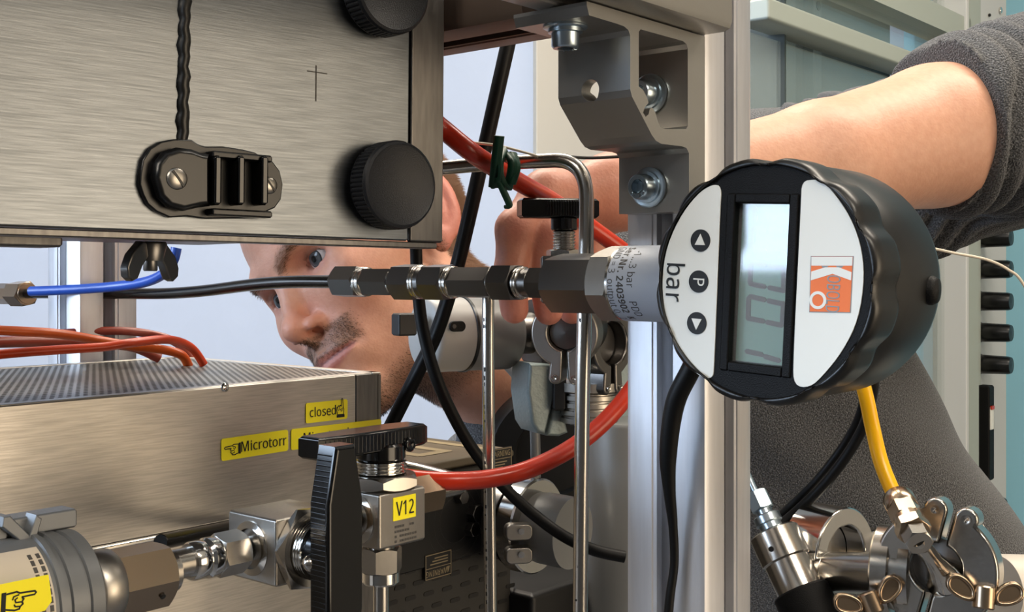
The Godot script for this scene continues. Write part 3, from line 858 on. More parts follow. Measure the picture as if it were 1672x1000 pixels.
	for q in [[1144, 393, 0], [1141, 460, 1], [1138, 528, 2]]:
		var p := hit(x, q[0], q[1], -0.0023)
		g = G.new(); g.prism(arc2(V(p.x, p.y), 0.0040, 0, TAU * 35 / 36, 35), Transform3D(), -0.0024, -0.0020)
		var key := part("key", g, "ink", lp)
		if q[2] == 1:
			text("P", 0.0060, off(p.x, p.y, -0.0019) * Transform3D(Basis(Vector3(0, 0, 1), -PI / 2), Vector3.ZERO), "face_white", t, "letter")
		else:
			var s := 1.0 if q[2] == 0 else -1.0
			g = G.new(); g.prism(PackedVector2Array([V(p.x - 0.0021, p.y - 0.0016 * s), V(p.x + 0.0021, p.y - 0.0016 * s), V(p.x, p.y + 0.0024 * s)]), Transform3D(), -0.0021, -0.0018)
			part("arrow", g, "face_white", t)
	var p := hit(x, 1101, 460, -0.0022)
	text("bar", 0.0098, off(p.x, p.y, -0.0021) * Transform3D(Basis(Vector3(0, 0, 1), -PI / 2), Vector3.ZERO), "ink", lp)
	logo(rp2, x)
	stem(x)

func mesh_rows(g: G, rows: Array):                       # closed rings joined, smooth normals
	var m: int = rows[0].size(); var k := rows.size()
	var nr := []
	for r in k:
		var nn := []
		for i in m:
			var du: Vector3 = rows[r][(i + 1) % m] - rows[r][(i + m - 1) % m]
			var dv: Vector3 = rows[mini(r + 1, k - 1)][i] - rows[maxi(r - 1, 0)][i]
			nn.append(du.cross(dv).normalized() * -1.0)
		nr.append(nn)
	if nr[k / 2][0].dot(rows[k / 2][0]) < 0:
		for r in k:
			for i in m: nr[r][i] = -nr[r][i]
	for r in k - 1:
		for i in m:
			var j := (i + 1) % m
			g.quad(rows[r][i], rows[r][j], rows[r + 1][j], rows[r + 1][i], nr[r][i], nr[r][j], nr[r + 1][j], nr[r + 1][i])

func logo(t: Node, x: Transform3D):
	var q := func(list: Array) -> PackedVector2Array:
		var o := []
		for k in list: o.append([1170 + k[0] * 0.33, 310 + k[1] * 0.33])
		return px_poly(x, o, -0.0022)
	var g := G.new(); g.prism(q.call([[466, 328], [679, 328], [664, 610], [458, 607]]), Transform3D(), -0.0023, -0.00218); part("logo_border", g, "logo_grey", t)
	g = G.new(); g.prism(q.call([[470, 332], [675, 332], [660, 606], [462, 603]]), Transform3D(), -0.0022, -0.00208); part("logo_square", g, "logo_orange", t)
	g = G.new(); g.prism(q.call([[470, 333], [674, 333], [672, 376], [470, 376]]), Transform3D(), -0.0021, -0.00200)
	g.prism(q.call([[470, 405], [540, 384], [605, 384], [669, 408], [666, 449], [575, 416], [467, 449]]), Transform3D(), -0.0021, -0.00200)
	part("logo_letter", g, "face_white", t)
	g = G.new()
	g.prism(q.call([[520, 377], [556, 377], [545, 386], [525, 386]]), Transform3D(), -0.0021, -0.00201); g.prism(q.call([[590, 377], [630, 377], [620, 386], [600, 386]]), Transform3D(), -0.0021, -0.00201)
	part("logo_shade", g, "logo_grey", t)
	var c := hit(x, 1170 + 501 * 0.33, 310 + 547 * 0.33, -0.002)
	g = G.new(); g.lathe([V(0.0020, 0), V(0.0030, 0), V(0.0030, 0.00015), V(0.0020, 0.00015)], fr(Vector3(c.x, c.y, -0.0021), Vector3(0, 0, 1)), 32); part("logo_ring", g, "face_white", t)
	c = hit(x, 1170 + 574 * 0.33, 310 + 515 * 0.33, -0.002)
	text("OBOLD", 0.0062, off(c.x, c.y, -0.0020) * Transform3D(Basis(Vector3(0, 0, 1), -PI / 2), Vector3.ZERO), "logo_grey", t, "lettering", "Droid Sans", 0.62)

# ---------------------------------------------------------------- stem, fittings and tube in line with the gauge
func stem_line() -> Transform3D:
	var o := W(1258, 460, 0.40) + A * 0.0245
	o.y = EYE - 0.0037
	return fr(o, B)

func at_h(x: Transform3D, px: float) -> float:           # how far along the frame's y a pixel column lies
	var u := (px - HX) / F
	return (x.origin.x + u * x.origin.z) / (-x.basis.y.x - u * x.basis.y.z) if absf(x.basis.y.x) > 0 else 0.0

func bent(s: String, h: float, x: Transform3D, r: float, up_at: float, ang: float, m: String, parent: Node, bold := false, stretch := 1.0):   # text round a cylinder whose axis is x.basis.y, reading downwards
	var t := TextMesh.new(); var f := SystemFont.new(); f.font_names = PackedStringArray(["Droid Sans"]); f.font_weight = 700 if bold else 400
	t.font = f; t.text = s; t.font_size = 32; t.pixel_size = h / 32.0; t.depth = 0.0; t.curve_step = 1.5
	var ar := t.get_mesh_arrays()
	var vs: PackedVector3Array = ar[Mesh.ARRAY_VERTEX]; var ix: PackedInt32Array = ar[Mesh.ARRAY_INDEX] if ar[Mesh.ARRAY_INDEX] != null else PackedInt32Array(range(vs.size()))
	var g := G.new()
	var put := func(p: Vector3) -> Array:
		var a := ang + p.x * stretch / r
		var d := Vector3(sin(a), 0, cos(a))
		return [x * (d * (r + 0.00006) + Vector3(0, up_at - p.y, 0)), (x.basis * d).normalized()]
	for i in range(0, ix.size(), 3):
		var a: Array = put.call(vs[ix[i]]); var b: Array = put.call(vs[ix[i + 1]]); var c: Array = put.call(vs[ix[i + 2]])
		g.tri(a[0], b[0], c[0], a[1], b[1], c[1])
	part("lettering", g, m, parent)

func stem(x: Transform3D):
	var sx := stem_line()
	var H := func(px: float) -> float: return at_h(sx, px)
	var t := thing("gauge_connector", "steel hexagon connector with a printed white label joining the gauge to the pipe", "fitting")
	var g := G.new()
	g.cyl(sx, 0.0150, 0.03, H.call(1020), 0.0006, 40)
	part("neck", g, "steel", t)
	g = G.new(); g.lathe([V(0.0150, 0.032), V(0.01515, 0.032), V(0.01515, H.call(1026)), V(0.0150, H.call(1026))], sx, 48); var lab := part("label_band", g, "paper", t, "white printed label band")
	# towards the camera: the angle of the frame's z
	var face := sx.basis.inverse() * (Vector3(0, EYE, 0) - sx * Vector3(0, 0.045, 0)).normalized()
	var fa := atan2(face.x, face.z)
	var dn := -1.0
	var tp := Transform3D(Basis(sx.basis.z, sx.basis.y, -sx.basis.x), sx.origin)     # z of this frame turned level towards the camera
	var q := sx
	var flip := 1.0
	# find which way round the cylinder runs down
	var probe := sx.basis * Vector3(cos(fa), 0, -sin(fa))
	if probe.y > 0: flip = -1.0
	var lines := [["-1...3 bar     PDD", 1064.0, 0.0046, false], ["Ser.Nr. 2403902  K", 1047.0, 0.0046, true], ["GND = 3  output 0...2", 1032.0, 0.0043, false]]
	for l in lines:
		bent(l[0], l[2], q, 0.01515, H.call(l[1]), fa, "ink_grey", lab, l[3], flip * 0.92)
	g = G.new(); g.hex(sx, 0.0270, H.call(1024), H.call(986), true, 0.30)
	part("hex", g, "steel_satin", t)
	g = G.new(); g.hex(sx, 0.0225, H.call(987), H.call(906), true, 0.22)
	part("hex", g, "steel_dark", t)
	# three unions: nuts, bodies and collars
	var defs := [
		["pipe_union", "short dark steel union between the gauge connector and the middle union", [[871, 904, 0.0128, "n"], [856, 871, 0.0062, "c"], [848, 858, 0.0070, "r"], [811, 846, 0.0150, "n"]]],
		["pipe_union", "middle steel union with a long hexagon body in the horizontal pipe", [[806, 812, 0.0068, "r"], [742, 807, 0.0128, "n"], [732, 744, 0.0074, "r"], [699, 734, 0.0152, "n"]]],
		["pipe_union", "leftmost steel union where the thin bent tube enters the pipe", [[690, 699, 0.0076, "c"], [682, 692, 0.0080, "r"], [650, 684, 0.0156, "n"], [643, 652, 0.0066, "r"], [599, 647, 0.0126, "n"], [588, 601, 0.0072, "r"], [553, 591, 0.0142, "n"]]]]
	var i := 0
	for d in defs:
		var u := thing(d[0], d[1], "fitting")
		for k in d[2]:
			var h0: float = H.call(k[1]); var h1: float = H.call(k[0])
			g = G.new(); i += 1
			if k[3] == "n":
				g.hex(sx, k[2], h0, h1, true, 0.13 * (i % 3 - 1)); part("nut", g, "steel_dark", u)
			elif k[3] == "c":
				g.cyl(sx, k[2], h0, h1, 0.0004, 30); part("sleeve", g, "steel_dark", u)
			else:
				var hm := (h0 + h1) / 2
				g.lathe([V(0, h0), V(k[2] * 0.9, h0), V(k[2], h0 + 0.0006), V(k[2], hm - 0.0004), V(k[2] * 0.9, hm), V(k[2], hm + 0.0004), V(k[2], h1 - 0.0006), V(k[2] * 0.9, h1), V(0, h1)], sx, 32); part("collar", g, "steel", u)
	# bent tube to the left with its end nut
	var d0: float = -(sx * Vector3(0, H.call(553), 0)).z
	var zz := func(px: float) -> float: return -(sx * Vector3(0, H.call(px), 0)).z
	var pts := []
	for k in [[580, 460.5], [450, 460], [300, 480], [20, 479.5]]:
		pts.append(W(k[0], k[1], zz.call(k[0])))
	g = G.new(); g.tube(bend(pts, 0.035, 10), 0.0033, 18)
	single("steel_tube", g, "tube_dark", "thin dark steel tube running left from the pipe unions in front of the man's eyes", "tube")
	var e0: Vector3 = W(30, 480, zz.call(30))
	var ex := fr(e0, (W(-40, 480, zz.call(-40)) - e0))
	t = thing("tube_nut", "brass tinted steel tube nut at the far end of the thin dark tube", "nut")
	g = G.new(); g.hex(ex, 0.0155, -0.012, 0.006, true, 0.2); part("nut", g, "nickel", t)
	g = G.new(); g.lathe([V(0.0033, -0.0125), V(0.0066, -0.0125), V(0.0072, -0.011)], ex, 28); g.hex(ex, 0.0125, 0.004, 0.03, true, 0.5); part("body", g, "nickel", t)

# ---------------------------------------------------------------- upright tubes
func pipes():
	var g := G.new()
	g.tube(bend([W(640, 282, 0.545), W(800, 267, 0.53), W(958, 259, 0.505), W(957, 420, 0.505), W(951, 640, 0.505), W(947, 1030, 0.505)], 0.017, 12), 0.0033, 20)
	var o := single("steel_tube", g, "steel", "bent bright steel tube in front, turning down from behind the upper housing", "tube")
	marks(o, [W(955, 520, 0.505), W(948, 990, 0.505)], 0.0033, 34)
	g = G.new()
	g.tube(bend([W(766, 464, 0.59), W(797, 470, 0.582), W(797, 600, 0.58), W(801, 1030, 0.58)], 0.014, 10), 0.0031, 20)
	o = single("steel_tube", g, "steel", "upright steel tube rising beside the grey pump to the pipe fittings", "tube")
	marks(o, [W(797, 520, 0.58), W(801, 990, 0.58)], 0.0031, 40)

func marks(o: Node, ends: Array, r: float, n: int):      # inked mill marks along a tube
	var g := G.new()
	var ax: Vector3 = (ends[1] - ends[0]).normalized()
	for i in n:
		if rng.randf() < 0.3: continue
		var p: Vector3 = ends[0].lerp(ends[1], (i + rng.randf() * 0.3) / n)
		var a := 0.62 + rng.randf() * 0.12
		var side := (Vector3(-sin(a), 0, cos(a)) * Vector3(1, 1, 1)).normalized()
		g.box(Transform3D(Basis(ax, side.cross(ax).normalized(), side), p + side * r), Vector3(0.0006 + rng.randf() * 0.0016, 0.0005 + 0.0005 * rng.randf(), 0.0002))
	part("mill_marks", g, "ink", o)

# ---------------------------------------------------------------- ball valves
func handle_bar(g: G, x: Transform3D, l0: float, l1: float, w: float, h: float, taper := 0.75):   # ridged bar handle along x, top towards z
	var poly := PackedVector2Array([V(-l0, -w * 0.5 * taper), V(-l0 * 0.5, -w * 0.5), V(l1 * 0.5, -w * 0.5), V(l1, -w * 0.5 * taper), V(l1, w * 0.5 * taper), V(l1 * 0.5, w * 0.5), V(-l0 * 0.5, w * 0.5), V(-l0, w * 0.5 * taper)])
	g.prism(poly, x, -h * 0.5, h * 0.5, h * 0.14)

func ridges(g: G, x: Transform3D, l0: float, l1: float, w: float, h: float, n: int, taper := 0.75):
	for i in n:
		var p := -l0 * 0.94 + (l1 + l0) * 0.94 * (i + 0.5) / n
		var e := clampf((absf(p) / (l0 if p < 0 else l1) - 0.5) / 0.5, 0.0, 1.0)
		for s in [-1.0, 1.0]:
			g.box(x * off(p, s * (w * 0.5 * lerpf(1.0, taper, e) - 0.0005), 0), Vector3((l0 + l1) / n * 0.5, 0.0012, h * 0.74), 0.0003)

func valves():
	# --- V12: square body, handle on top
	var x := Transform3D(Basis(A, Vector3.UP, -B), W(619, 855, 0.492))
	var t := thing("ball_valve", "ball valve with the yellow V12 label and a black bar handle lying across its top", "valve")
	var bw := 0.0285; var bh := 0.0237; var bd := 0.028
	var c := x * off(bw / 2, 0, -bd / 2)
	var g := G.new(); g.box(c, Vector3(bw, bh, bd), 0.0012)
	var body := part("body", g, "steel_satin", t)
	g = G.new(); g.box(x * off(bw * 0.52, 0.0045, 0.0001), Vector3(0.0135, 0.0100, 0.0004))
	var st := part("sticker", g, "sticker_yellow", body, "small yellow label reading V12")
	text("V12", 0.0082, x * off(bw * 0.53, 0.0043, 0.0005), "ink", t, "lettering", "Droid Sans", 0.82)
	g = G.new()
	for r in 4:
		for k in 9:
			if rng.randf() < 0.75: g.box(x * off(bw * (0.34 + 0.052 * k), -0.0032 - r * 0.0021, 0.00005), Vector3(0.0011, 0.0010, 0.0002))
	part("stamped_marks", g, "ink_grey", body)
	var up := Transform3D(Basis(), c.origin + Vector3(0, bh / 2, 0))
	g = G.new(); g.hex(up, 0.030, 0, 0.0060, true, 0.35); part("bonnet_nut", g, "steel", t)
	g = G.new()
	var pr := [V(0, 0.006)]
	for k in 4: pr.append_array([V(0.0104, 0.0062 + k * 0.0015), V(0.0113, 0.0067 + k * 0.0015), V(0.0113, 0.0071 + k * 0.0015), V(0.0104, 0.0076 + k * 0.0015)])
	pr.append(V(0, 0.0125)); g.lathe(pr, up, 32); part("thread", g, "steel_bright", t)
	g = G.new(); g.cyl(up, 0.0108, 0.0119, 0.0195, 0.001, 32); part("hub", g, "black_gloss", t)
	var hx := Transform3D(Basis(A, B, Vector3.UP) if Basis(A, B, Vector3.UP).determinant() > 0 else Basis(A, -B, Vector3.UP), up.origin + Vector3(0, 0.0214, 0))
	g = G.new(); handle_bar(g, hx, 0.041, 0.0225, 0.017, 0.0095); ridges(g, hx, 0.041, 0.0225, 0.017, 0.0095, 28)
	part("handle", g, "black_gloss", t)
	g = G.new(); g.lathe([V(0, 0), V(0.0032, 0), V(0.0032, 0.001), V(0.0022, 0.0016), V(0.0012, 0.0012), V(0, 0.001)], fr(hx * Vector3(0.009, 0, -0.003) - B * 0.0085, -B), 20, 0.4); part("set_screw", g, "black_gloss", t)
	# lower nut and tube
	var dn := fr(c.origin - Vector3(0, bh / 2, 0), Vector3.DOWN)
	g = G.new(); g.cyl(dn, 0.0062, 0, 0.004); g.hex(dn, 0.0165, 0.0025, 0.0135, true, 0.4); part("lower_nut", g, "steel", t)
	g = G.new(); g.lathe([V(0, 0.0135), V(0.0083, 0.0135), V(0.0083, 0.0178), V(0.0075, 0.0187), V(0, 0.0187)], dn, 28); part("lower_collar", g, "steel_bright", t)
	g = G.new(); g.cyl(dn, 0.0035, 0.018, 0.07); part("lower_tube", g, "steel", t)
	# right port and its bent tube
	var rt := fr(c.origin + A * bw / 2 + Vector3(0, 0.0045, 0), A)
	g = G.new(); g.cyl(rt, 0.006, -0.001, 0.004); g.hex(rt, 0.0165, 0.003, 0.0185, true, 0.3); part("right_nut", g, "nickel", t)
	g = G.new(); var ro := rt.origin
	g.tube(bend([ro + A * 0.016, ro + A * 0.046, ro + A * 0.046 + B * 0.05 + Vector3(0, 0.004, 0), ro + A * 0.02 + B * 0.07 + Vector3(0, 0.004, 0)], 0.016, 10), 0.0036, 16); part("bent_tube", g, "steel", t)
	var lf := fr(c.origin - A * bw / 2, -A)
	g = G.new(); g.lathe([V(0.011, 0), V(0.011, 0.0006), V(0.008, 0.0012)], lf, 30); g.cyl(lf, 0.0058, -0.001, 0.006); part("left_port", g, "steel_bright", t)
	g = G.new(); g.hex(lf, 0.0150, 0.005, 0.018, true, 0.3); part("left_nut", g, "nickel", t)
	# --- valve with the upright handle
	t = thing("ball_valve", "steel ball valve with a big upright black handle, in line with the grey filter", "valve")
	var v := Transform3D(Basis(A, Vector3.UP, -B), W(446, 899, 0.445))
	bw = 0.031; bh = 0.0255; bd = 0.030
	c = v * off(0.0120, 0, -bd / 2 + 0.006)
	g = G.new(); g.box(c, Vector3(bw, bh, bd), 0.001); part("body", g, "steel_satin", t)
	var fx := fr(c.origin - B * bd / 2, -B)
	g = G.new(); g.hex(fx, 0.0300, 0, 0.0042, true, 0.1); part("bonnet_nut", g, "steel", t)
	g = G.new(); pr = [V(0, 0.004)]
	for k in 4: pr.append_array([V(0.0108, 0.0043 + k * 0.0014), V(0.0118, 0.0048 + k * 0.0014), V(0.0118, 0.0051 + k * 0.0014), V(0.0108, 0.0056 + k * 0.0014)])
	pr.append(V(0, 0.0102)); g.lathe(pr, fx, 32); part("thread", g, "steel_bright", t)
	g = G.new(); g.cyl(fx, 0.0110, 0.0098, 0.0172, 0.001, 32); part("hub", g, "black_gloss", t)
	var hh := Transform3D(Basis(Vector3.UP, A, -B) if Basis(Vector3.UP, A, -B).determinant() > 0 else Basis(Vector3.UP, -A, -B), fx.origin - B * 0.0202 - A * 0.003)
	g = G.new(); handle_bar(g, hh, 0.040, 0.042, 0.0180, 0.0115, 0.55); ridges(g, hh, 0.040, 0.042, 0.0180, 0.0115, 40, 0.55)
	part("handle", g, "black_gloss", t)
	g = G.new(); g.ball(fr(fx.origin - B * 0.0140 - A * 0.0108 + Vector3(0, -0.002, 0), -A), Vector3(0.0032, 0.0026, 0.0032), 10); part("set_screw", g, "steel", t)
	# fittings towards the filter, on the axis -A
	var ax := fr(c.origin - A * bw / 2, -A)
	g = G.new(); g.lathe([V(0.0105, 0), V(0.0105, 0.0006), V(0.0078, 0.0012)], ax, 30); g.cyl(ax, 0.0048, 0, 0.006); part("port", g, "steel_bright", t)
	g = G.new(); g.hex(ax, 0.0145, 0.0045, 0.0165, true, 0.3); part("nut", g, "steel", t)
	g = G.new(); g.lathe([V(0, 0.0165), V(0.0072, 0.0165), V(0.0076, 0.018), V(0.0076, 0.0205), V(0.0066, 0.0215), V(0.0072, 0.0225), V(0.0072, 0.027), V(0.0066, 0.028), V(0, 0.028)], ax, 30); part("collar", g, "steel_bright", t)
	g = G.new(); g.cyl(ax, 0.0056, 0.027, 0.066, 0.0, 30); part("connecting_tube", g, "steel", t)
	g = G.new(); g.cyl(fr(W(262, 886, 0.455), W(396, 858, 0.545) - W(262, 886, 0.455)), 0.0031, 0, 0.13, 0.0003, 18)
	var dt := single("steel_tube", g, "tube_dark", "short dark steel tube with inked marks just above the filter fittings", "tube")
	g = G.new()
	var da := W(262, 886, 0.455); var dd := (W(396, 858, 0.545) - da).normalized()
	for i in 22:
		var side := (Vector3(0, 0.35, 0) - B).normalized()
		g.box(Transform3D(Basis(dd, side.cross(dd).normalized(), side), da + dd * (0.006 + i * 0.0052) + side * 0.0031), Vector3(0.0008 + rng.randf() * 0.0014, 0.0008 + rng.randf() * 0.0008, 0.0002))
	part("mill_marks", g, "ink", dt)
	# --- the valve the man is turning, behind the pipe
	t = thing("ball_valve", "small valve with a ridged black bar handle in front of the man's fingers", "valve")
	var q := fr(W(921, 387, 0.545), Vector3.UP)
	g = G.new(); pr = [V(0, -0.008)]
	for k in 6: pr.append_array([V(0.0048, -0.006 + k * 0.0015), V(0.0054, -0.0055 + k * 0.0015), V(0.0054, -0.0052 + k * 0.0015), V(0.0048, -0.0047 + k * 0.0015)])
	pr.append(V(0, 0.004)); g.lathe(pr, q, 28); part("thread", g, "steel", t)
	g = G.new(); g.hex(q, 0.0150, -0.0095, -0.0060, true, 0.3); part("panel_nut", g, "steel", t)
	g = G.new(); g.cyl(q, 0.0062, 0.003, 0.009, 0.0006, 24); part("hub", g, "black_gloss", t)
	g = G.new(); g.box(q * off(0, -0.020, 0), Vector3(0.022, 0.022, 0.022), 0.001); part("body", g, "steel_dark", t)
	var hz := Transform3D(Basis(Vector3(0.98, 0, -0.2), Vector3(0.2, 0, 0.98), Vector3.UP) * Basis(Vector3(1, 0, 0), 0), W(911, 341, 0.545))
	if hz.basis.determinant() < 0: hz.basis = Basis(Vector3(0.98, 0, -0.2), Vector3(-0.2, 0, -0.98), Vector3.UP)
	g = G.new(); handle_bar(g, hz, 0.0185, 0.0185, 0.0120, 0.0092, 0.9); part("handle", g, "black_gloss", t)
	g = G.new(); ridges(g, hz, 0.0100, 0.0160, 0.0130, 0.0092, 20); part("grip_ridges", g, "black_plastic", t)

# ---------------------------------------------------------------- filter canister, bottom left
func filter_unit():
	var e := W(446, 893, 0.445) - A * 0.0175 + B * 0.009
	e -= A * 0.0
	var ax := fr(e, -A)
	ax.origin = W(266, 936, 0.4105)
	var t := thing("gas_filter", "grey gas filter canister with a yellow hand label, at the bottom left corner", "filter")
	var g := G.new(); g.hex(ax, 0.0205, 0.0, 0.0215, true, 0.04); part("large_nut", g, "nickel", t)
	g = G.new(); g.cyl(ax, 0.0075, -0.004, 0.002, 0.0005); part("nut_collar", g, "steel", t)
	g = G.new(); g.lathe([V(0, 0.005), V(0.0013, 0.005)], ax, 6); g.cyl(fr(ax * Vector3(0, 0.006, 0) - B * 0.0088 - Vector3(0, 0.0052, 0), -B * 0.866 - Vector3(0, 0.5, 0)), 0.0010, 0, 0.0008, 0.0, 14); part("vent_hole", g, "ink", t)
	g = G.new(); g.lathe([V(0, 0.0205), V(0.0118, 0.0205), V(0.0124, 0.0212), V(0.0124, 0.0285), V(0.0118, 0.0292), V(0.0108, 0.0296), V(0.0108, 0.033), V(0, 0.033)], ax, 40); part("end_flange", g, "steel_satin", t)
	g = G.new()
	g.lathe([V(0.0105, 0.0295), V(0.0200, 0.0335), V(0.0212, 0.0345), V(0.0214, 0.0388), V(0.0205, 0.0392), V(0.0205, 0.0400), V(0.0214, 0.0405), V(0.0214, 0.0440), V(0.0221, 0.0443), V(0.0221, 0.0456), V(0.0212, 0.0460), V(0.0212, 0.0490), V(0.0218, 0.0496), V(0.0218, 0.12)], ax, 64)
	part("canister", g, "filter_grey", t)
	g = G.new()
	g.lathe([V(0.0216, 0.0480), V(0.0228, 0.0483), V(0.0228, 0.0500), V(0.0216, 0.0503)], ax, 64)
	part("clamp_band", g, "filter_grey", t)
	# clamp lever over the top
	g = G.new()
	var to := ax * Vector3(0, 0.0445, 0) + Vector3(0, 0.0243, 0) + B * 0.006
	g.box(Transform3D(Basis(A, Vector3.UP, -B), to), Vector3(0.026, 0.0062, 0.0095), 0.0008)
	g.box(Transform3D(Basis(A, Vector3.UP, -B), to - A * 0.014 + Vector3(0, 0.0006, 0)), Vector3(0.006, 0.0075, 0.012), 0.001)
	part("clamp_lever", g, "filter_grey", t)
	g = G.new()
	var f0 := Transform3D(Basis(A, Vector3.UP, -B), ax * Vector3(0, 0.0505, 0))
	g.prism(PackedVector2Array([V(-0.002, 0.020), V(0.002, 0.020), V(0.0042, 0.027), V(0.0022, 0.0285), V(0, 0.0225), V(-0.0062, 0.0295), V(-0.0085, 0.0295), V(-0.009, 0.0265)]), f0, -0.0035, 0.0035, 0.0005)
	part("clamp_fork", g, "filter_grey", t)
	# labels on the barrel, facing the camera
	var face := ax.basis.inverse() * (Vector3(0, EYE, 0) - ax * Vector3(0, 0.08, 0)).normalized()
	var fa := atan2(face.z, face.x)
	g = G.new(); g.lathe([V(0.0218, 0.0515), V(0.02190, 0.0515), V(0.02190, 0.095), V(0.0218, 0.095)], ax, 24, 0.75, fa - 0.85, fa + 0.75)
	var lb := part("rating_label", g, "paper_grey", t, "pale printed label with small text")
	g = G.new()
	for k in 11:
		for j in [0, 1]:
			var a := fa - 0.66 + 0.115 * k
			var d := Vector3(cos(a), 0, sin(a))
			var zz := (ax.basis * d).normalized(); var yy := ax.basis.y.normalized()
			g.box(Transform3D(Basis(yy.cross(zz), yy, zz), ax * (d * 0.0219 + Vector3(0, 0.0528 + j * 0.0026, 0))), Vector3(0.0019, 0.0012, 0.0002))
	part("small_print", g, "ink_grey", lb)
	var a2 := fa
	# yellow hand label: a flat tag laid on the lower front of the barrel
	var sp := W(30, 978, 0.322)
	var so := Transform3D(Basis(A, Vector3.UP, -B) * Basis(Vector3(1, 0, 0), 0.10), sp)
	var pc := hit(Transform3D(so.basis, ax * Vector3(0, 0.08, 0)), 30, 978, 0.0226)
	so.origin = Transform3D(so.basis, ax * Vector3(0, 0.08, 0)) * pc
	g = G.new(); g.prism(PackedVector2Array([V(-0.0125, -0.0055), V(0.0085, -0.0055), V(0.0105, -0.003), V(0.0090, 0.0055), V(-0.0125, 0.0055)]), so, 0, 0.0003)
	var sk := part("sticker", g, "sticker_yellow", t, "yellow label with a hand pointing right")
	g = G.new(); hand_sign(g, so * off(-0.0005, 0, 0.0005) * Transform3D(Basis(Vector3(0, 1, 0), PI) * Basis.from_scale(Vector3(1, 1, 1)), Vector3.ZERO), 0.0074); part("pointing_hand", g, "ink", sk)

# ---------------------------------------------------------------- hoses, cables, wires
func line(nm: String, q: Array, r, m: String, label: String, cat: String, per := 8, flatten := 1.0) -> MeshInstance3D:
	var p := []
	for k in q: p.append(W(k[0], k[1], k[2]))
	var pts := crv(p, per)
	if r is Array:
		var rr := []
		for i in pts.size():
			var s: float = float(i) / (pts.size() - 1) * (r.size() - 1); var j := mini(int(s), r.size() - 2)
			rr.append(lerpf(r[j], r[j + 1], s - j))
		r = rr
	var g := G.new(); g.tube(pts, r, 16, true, flatten)
	return single(nm, g, m, label, cat)

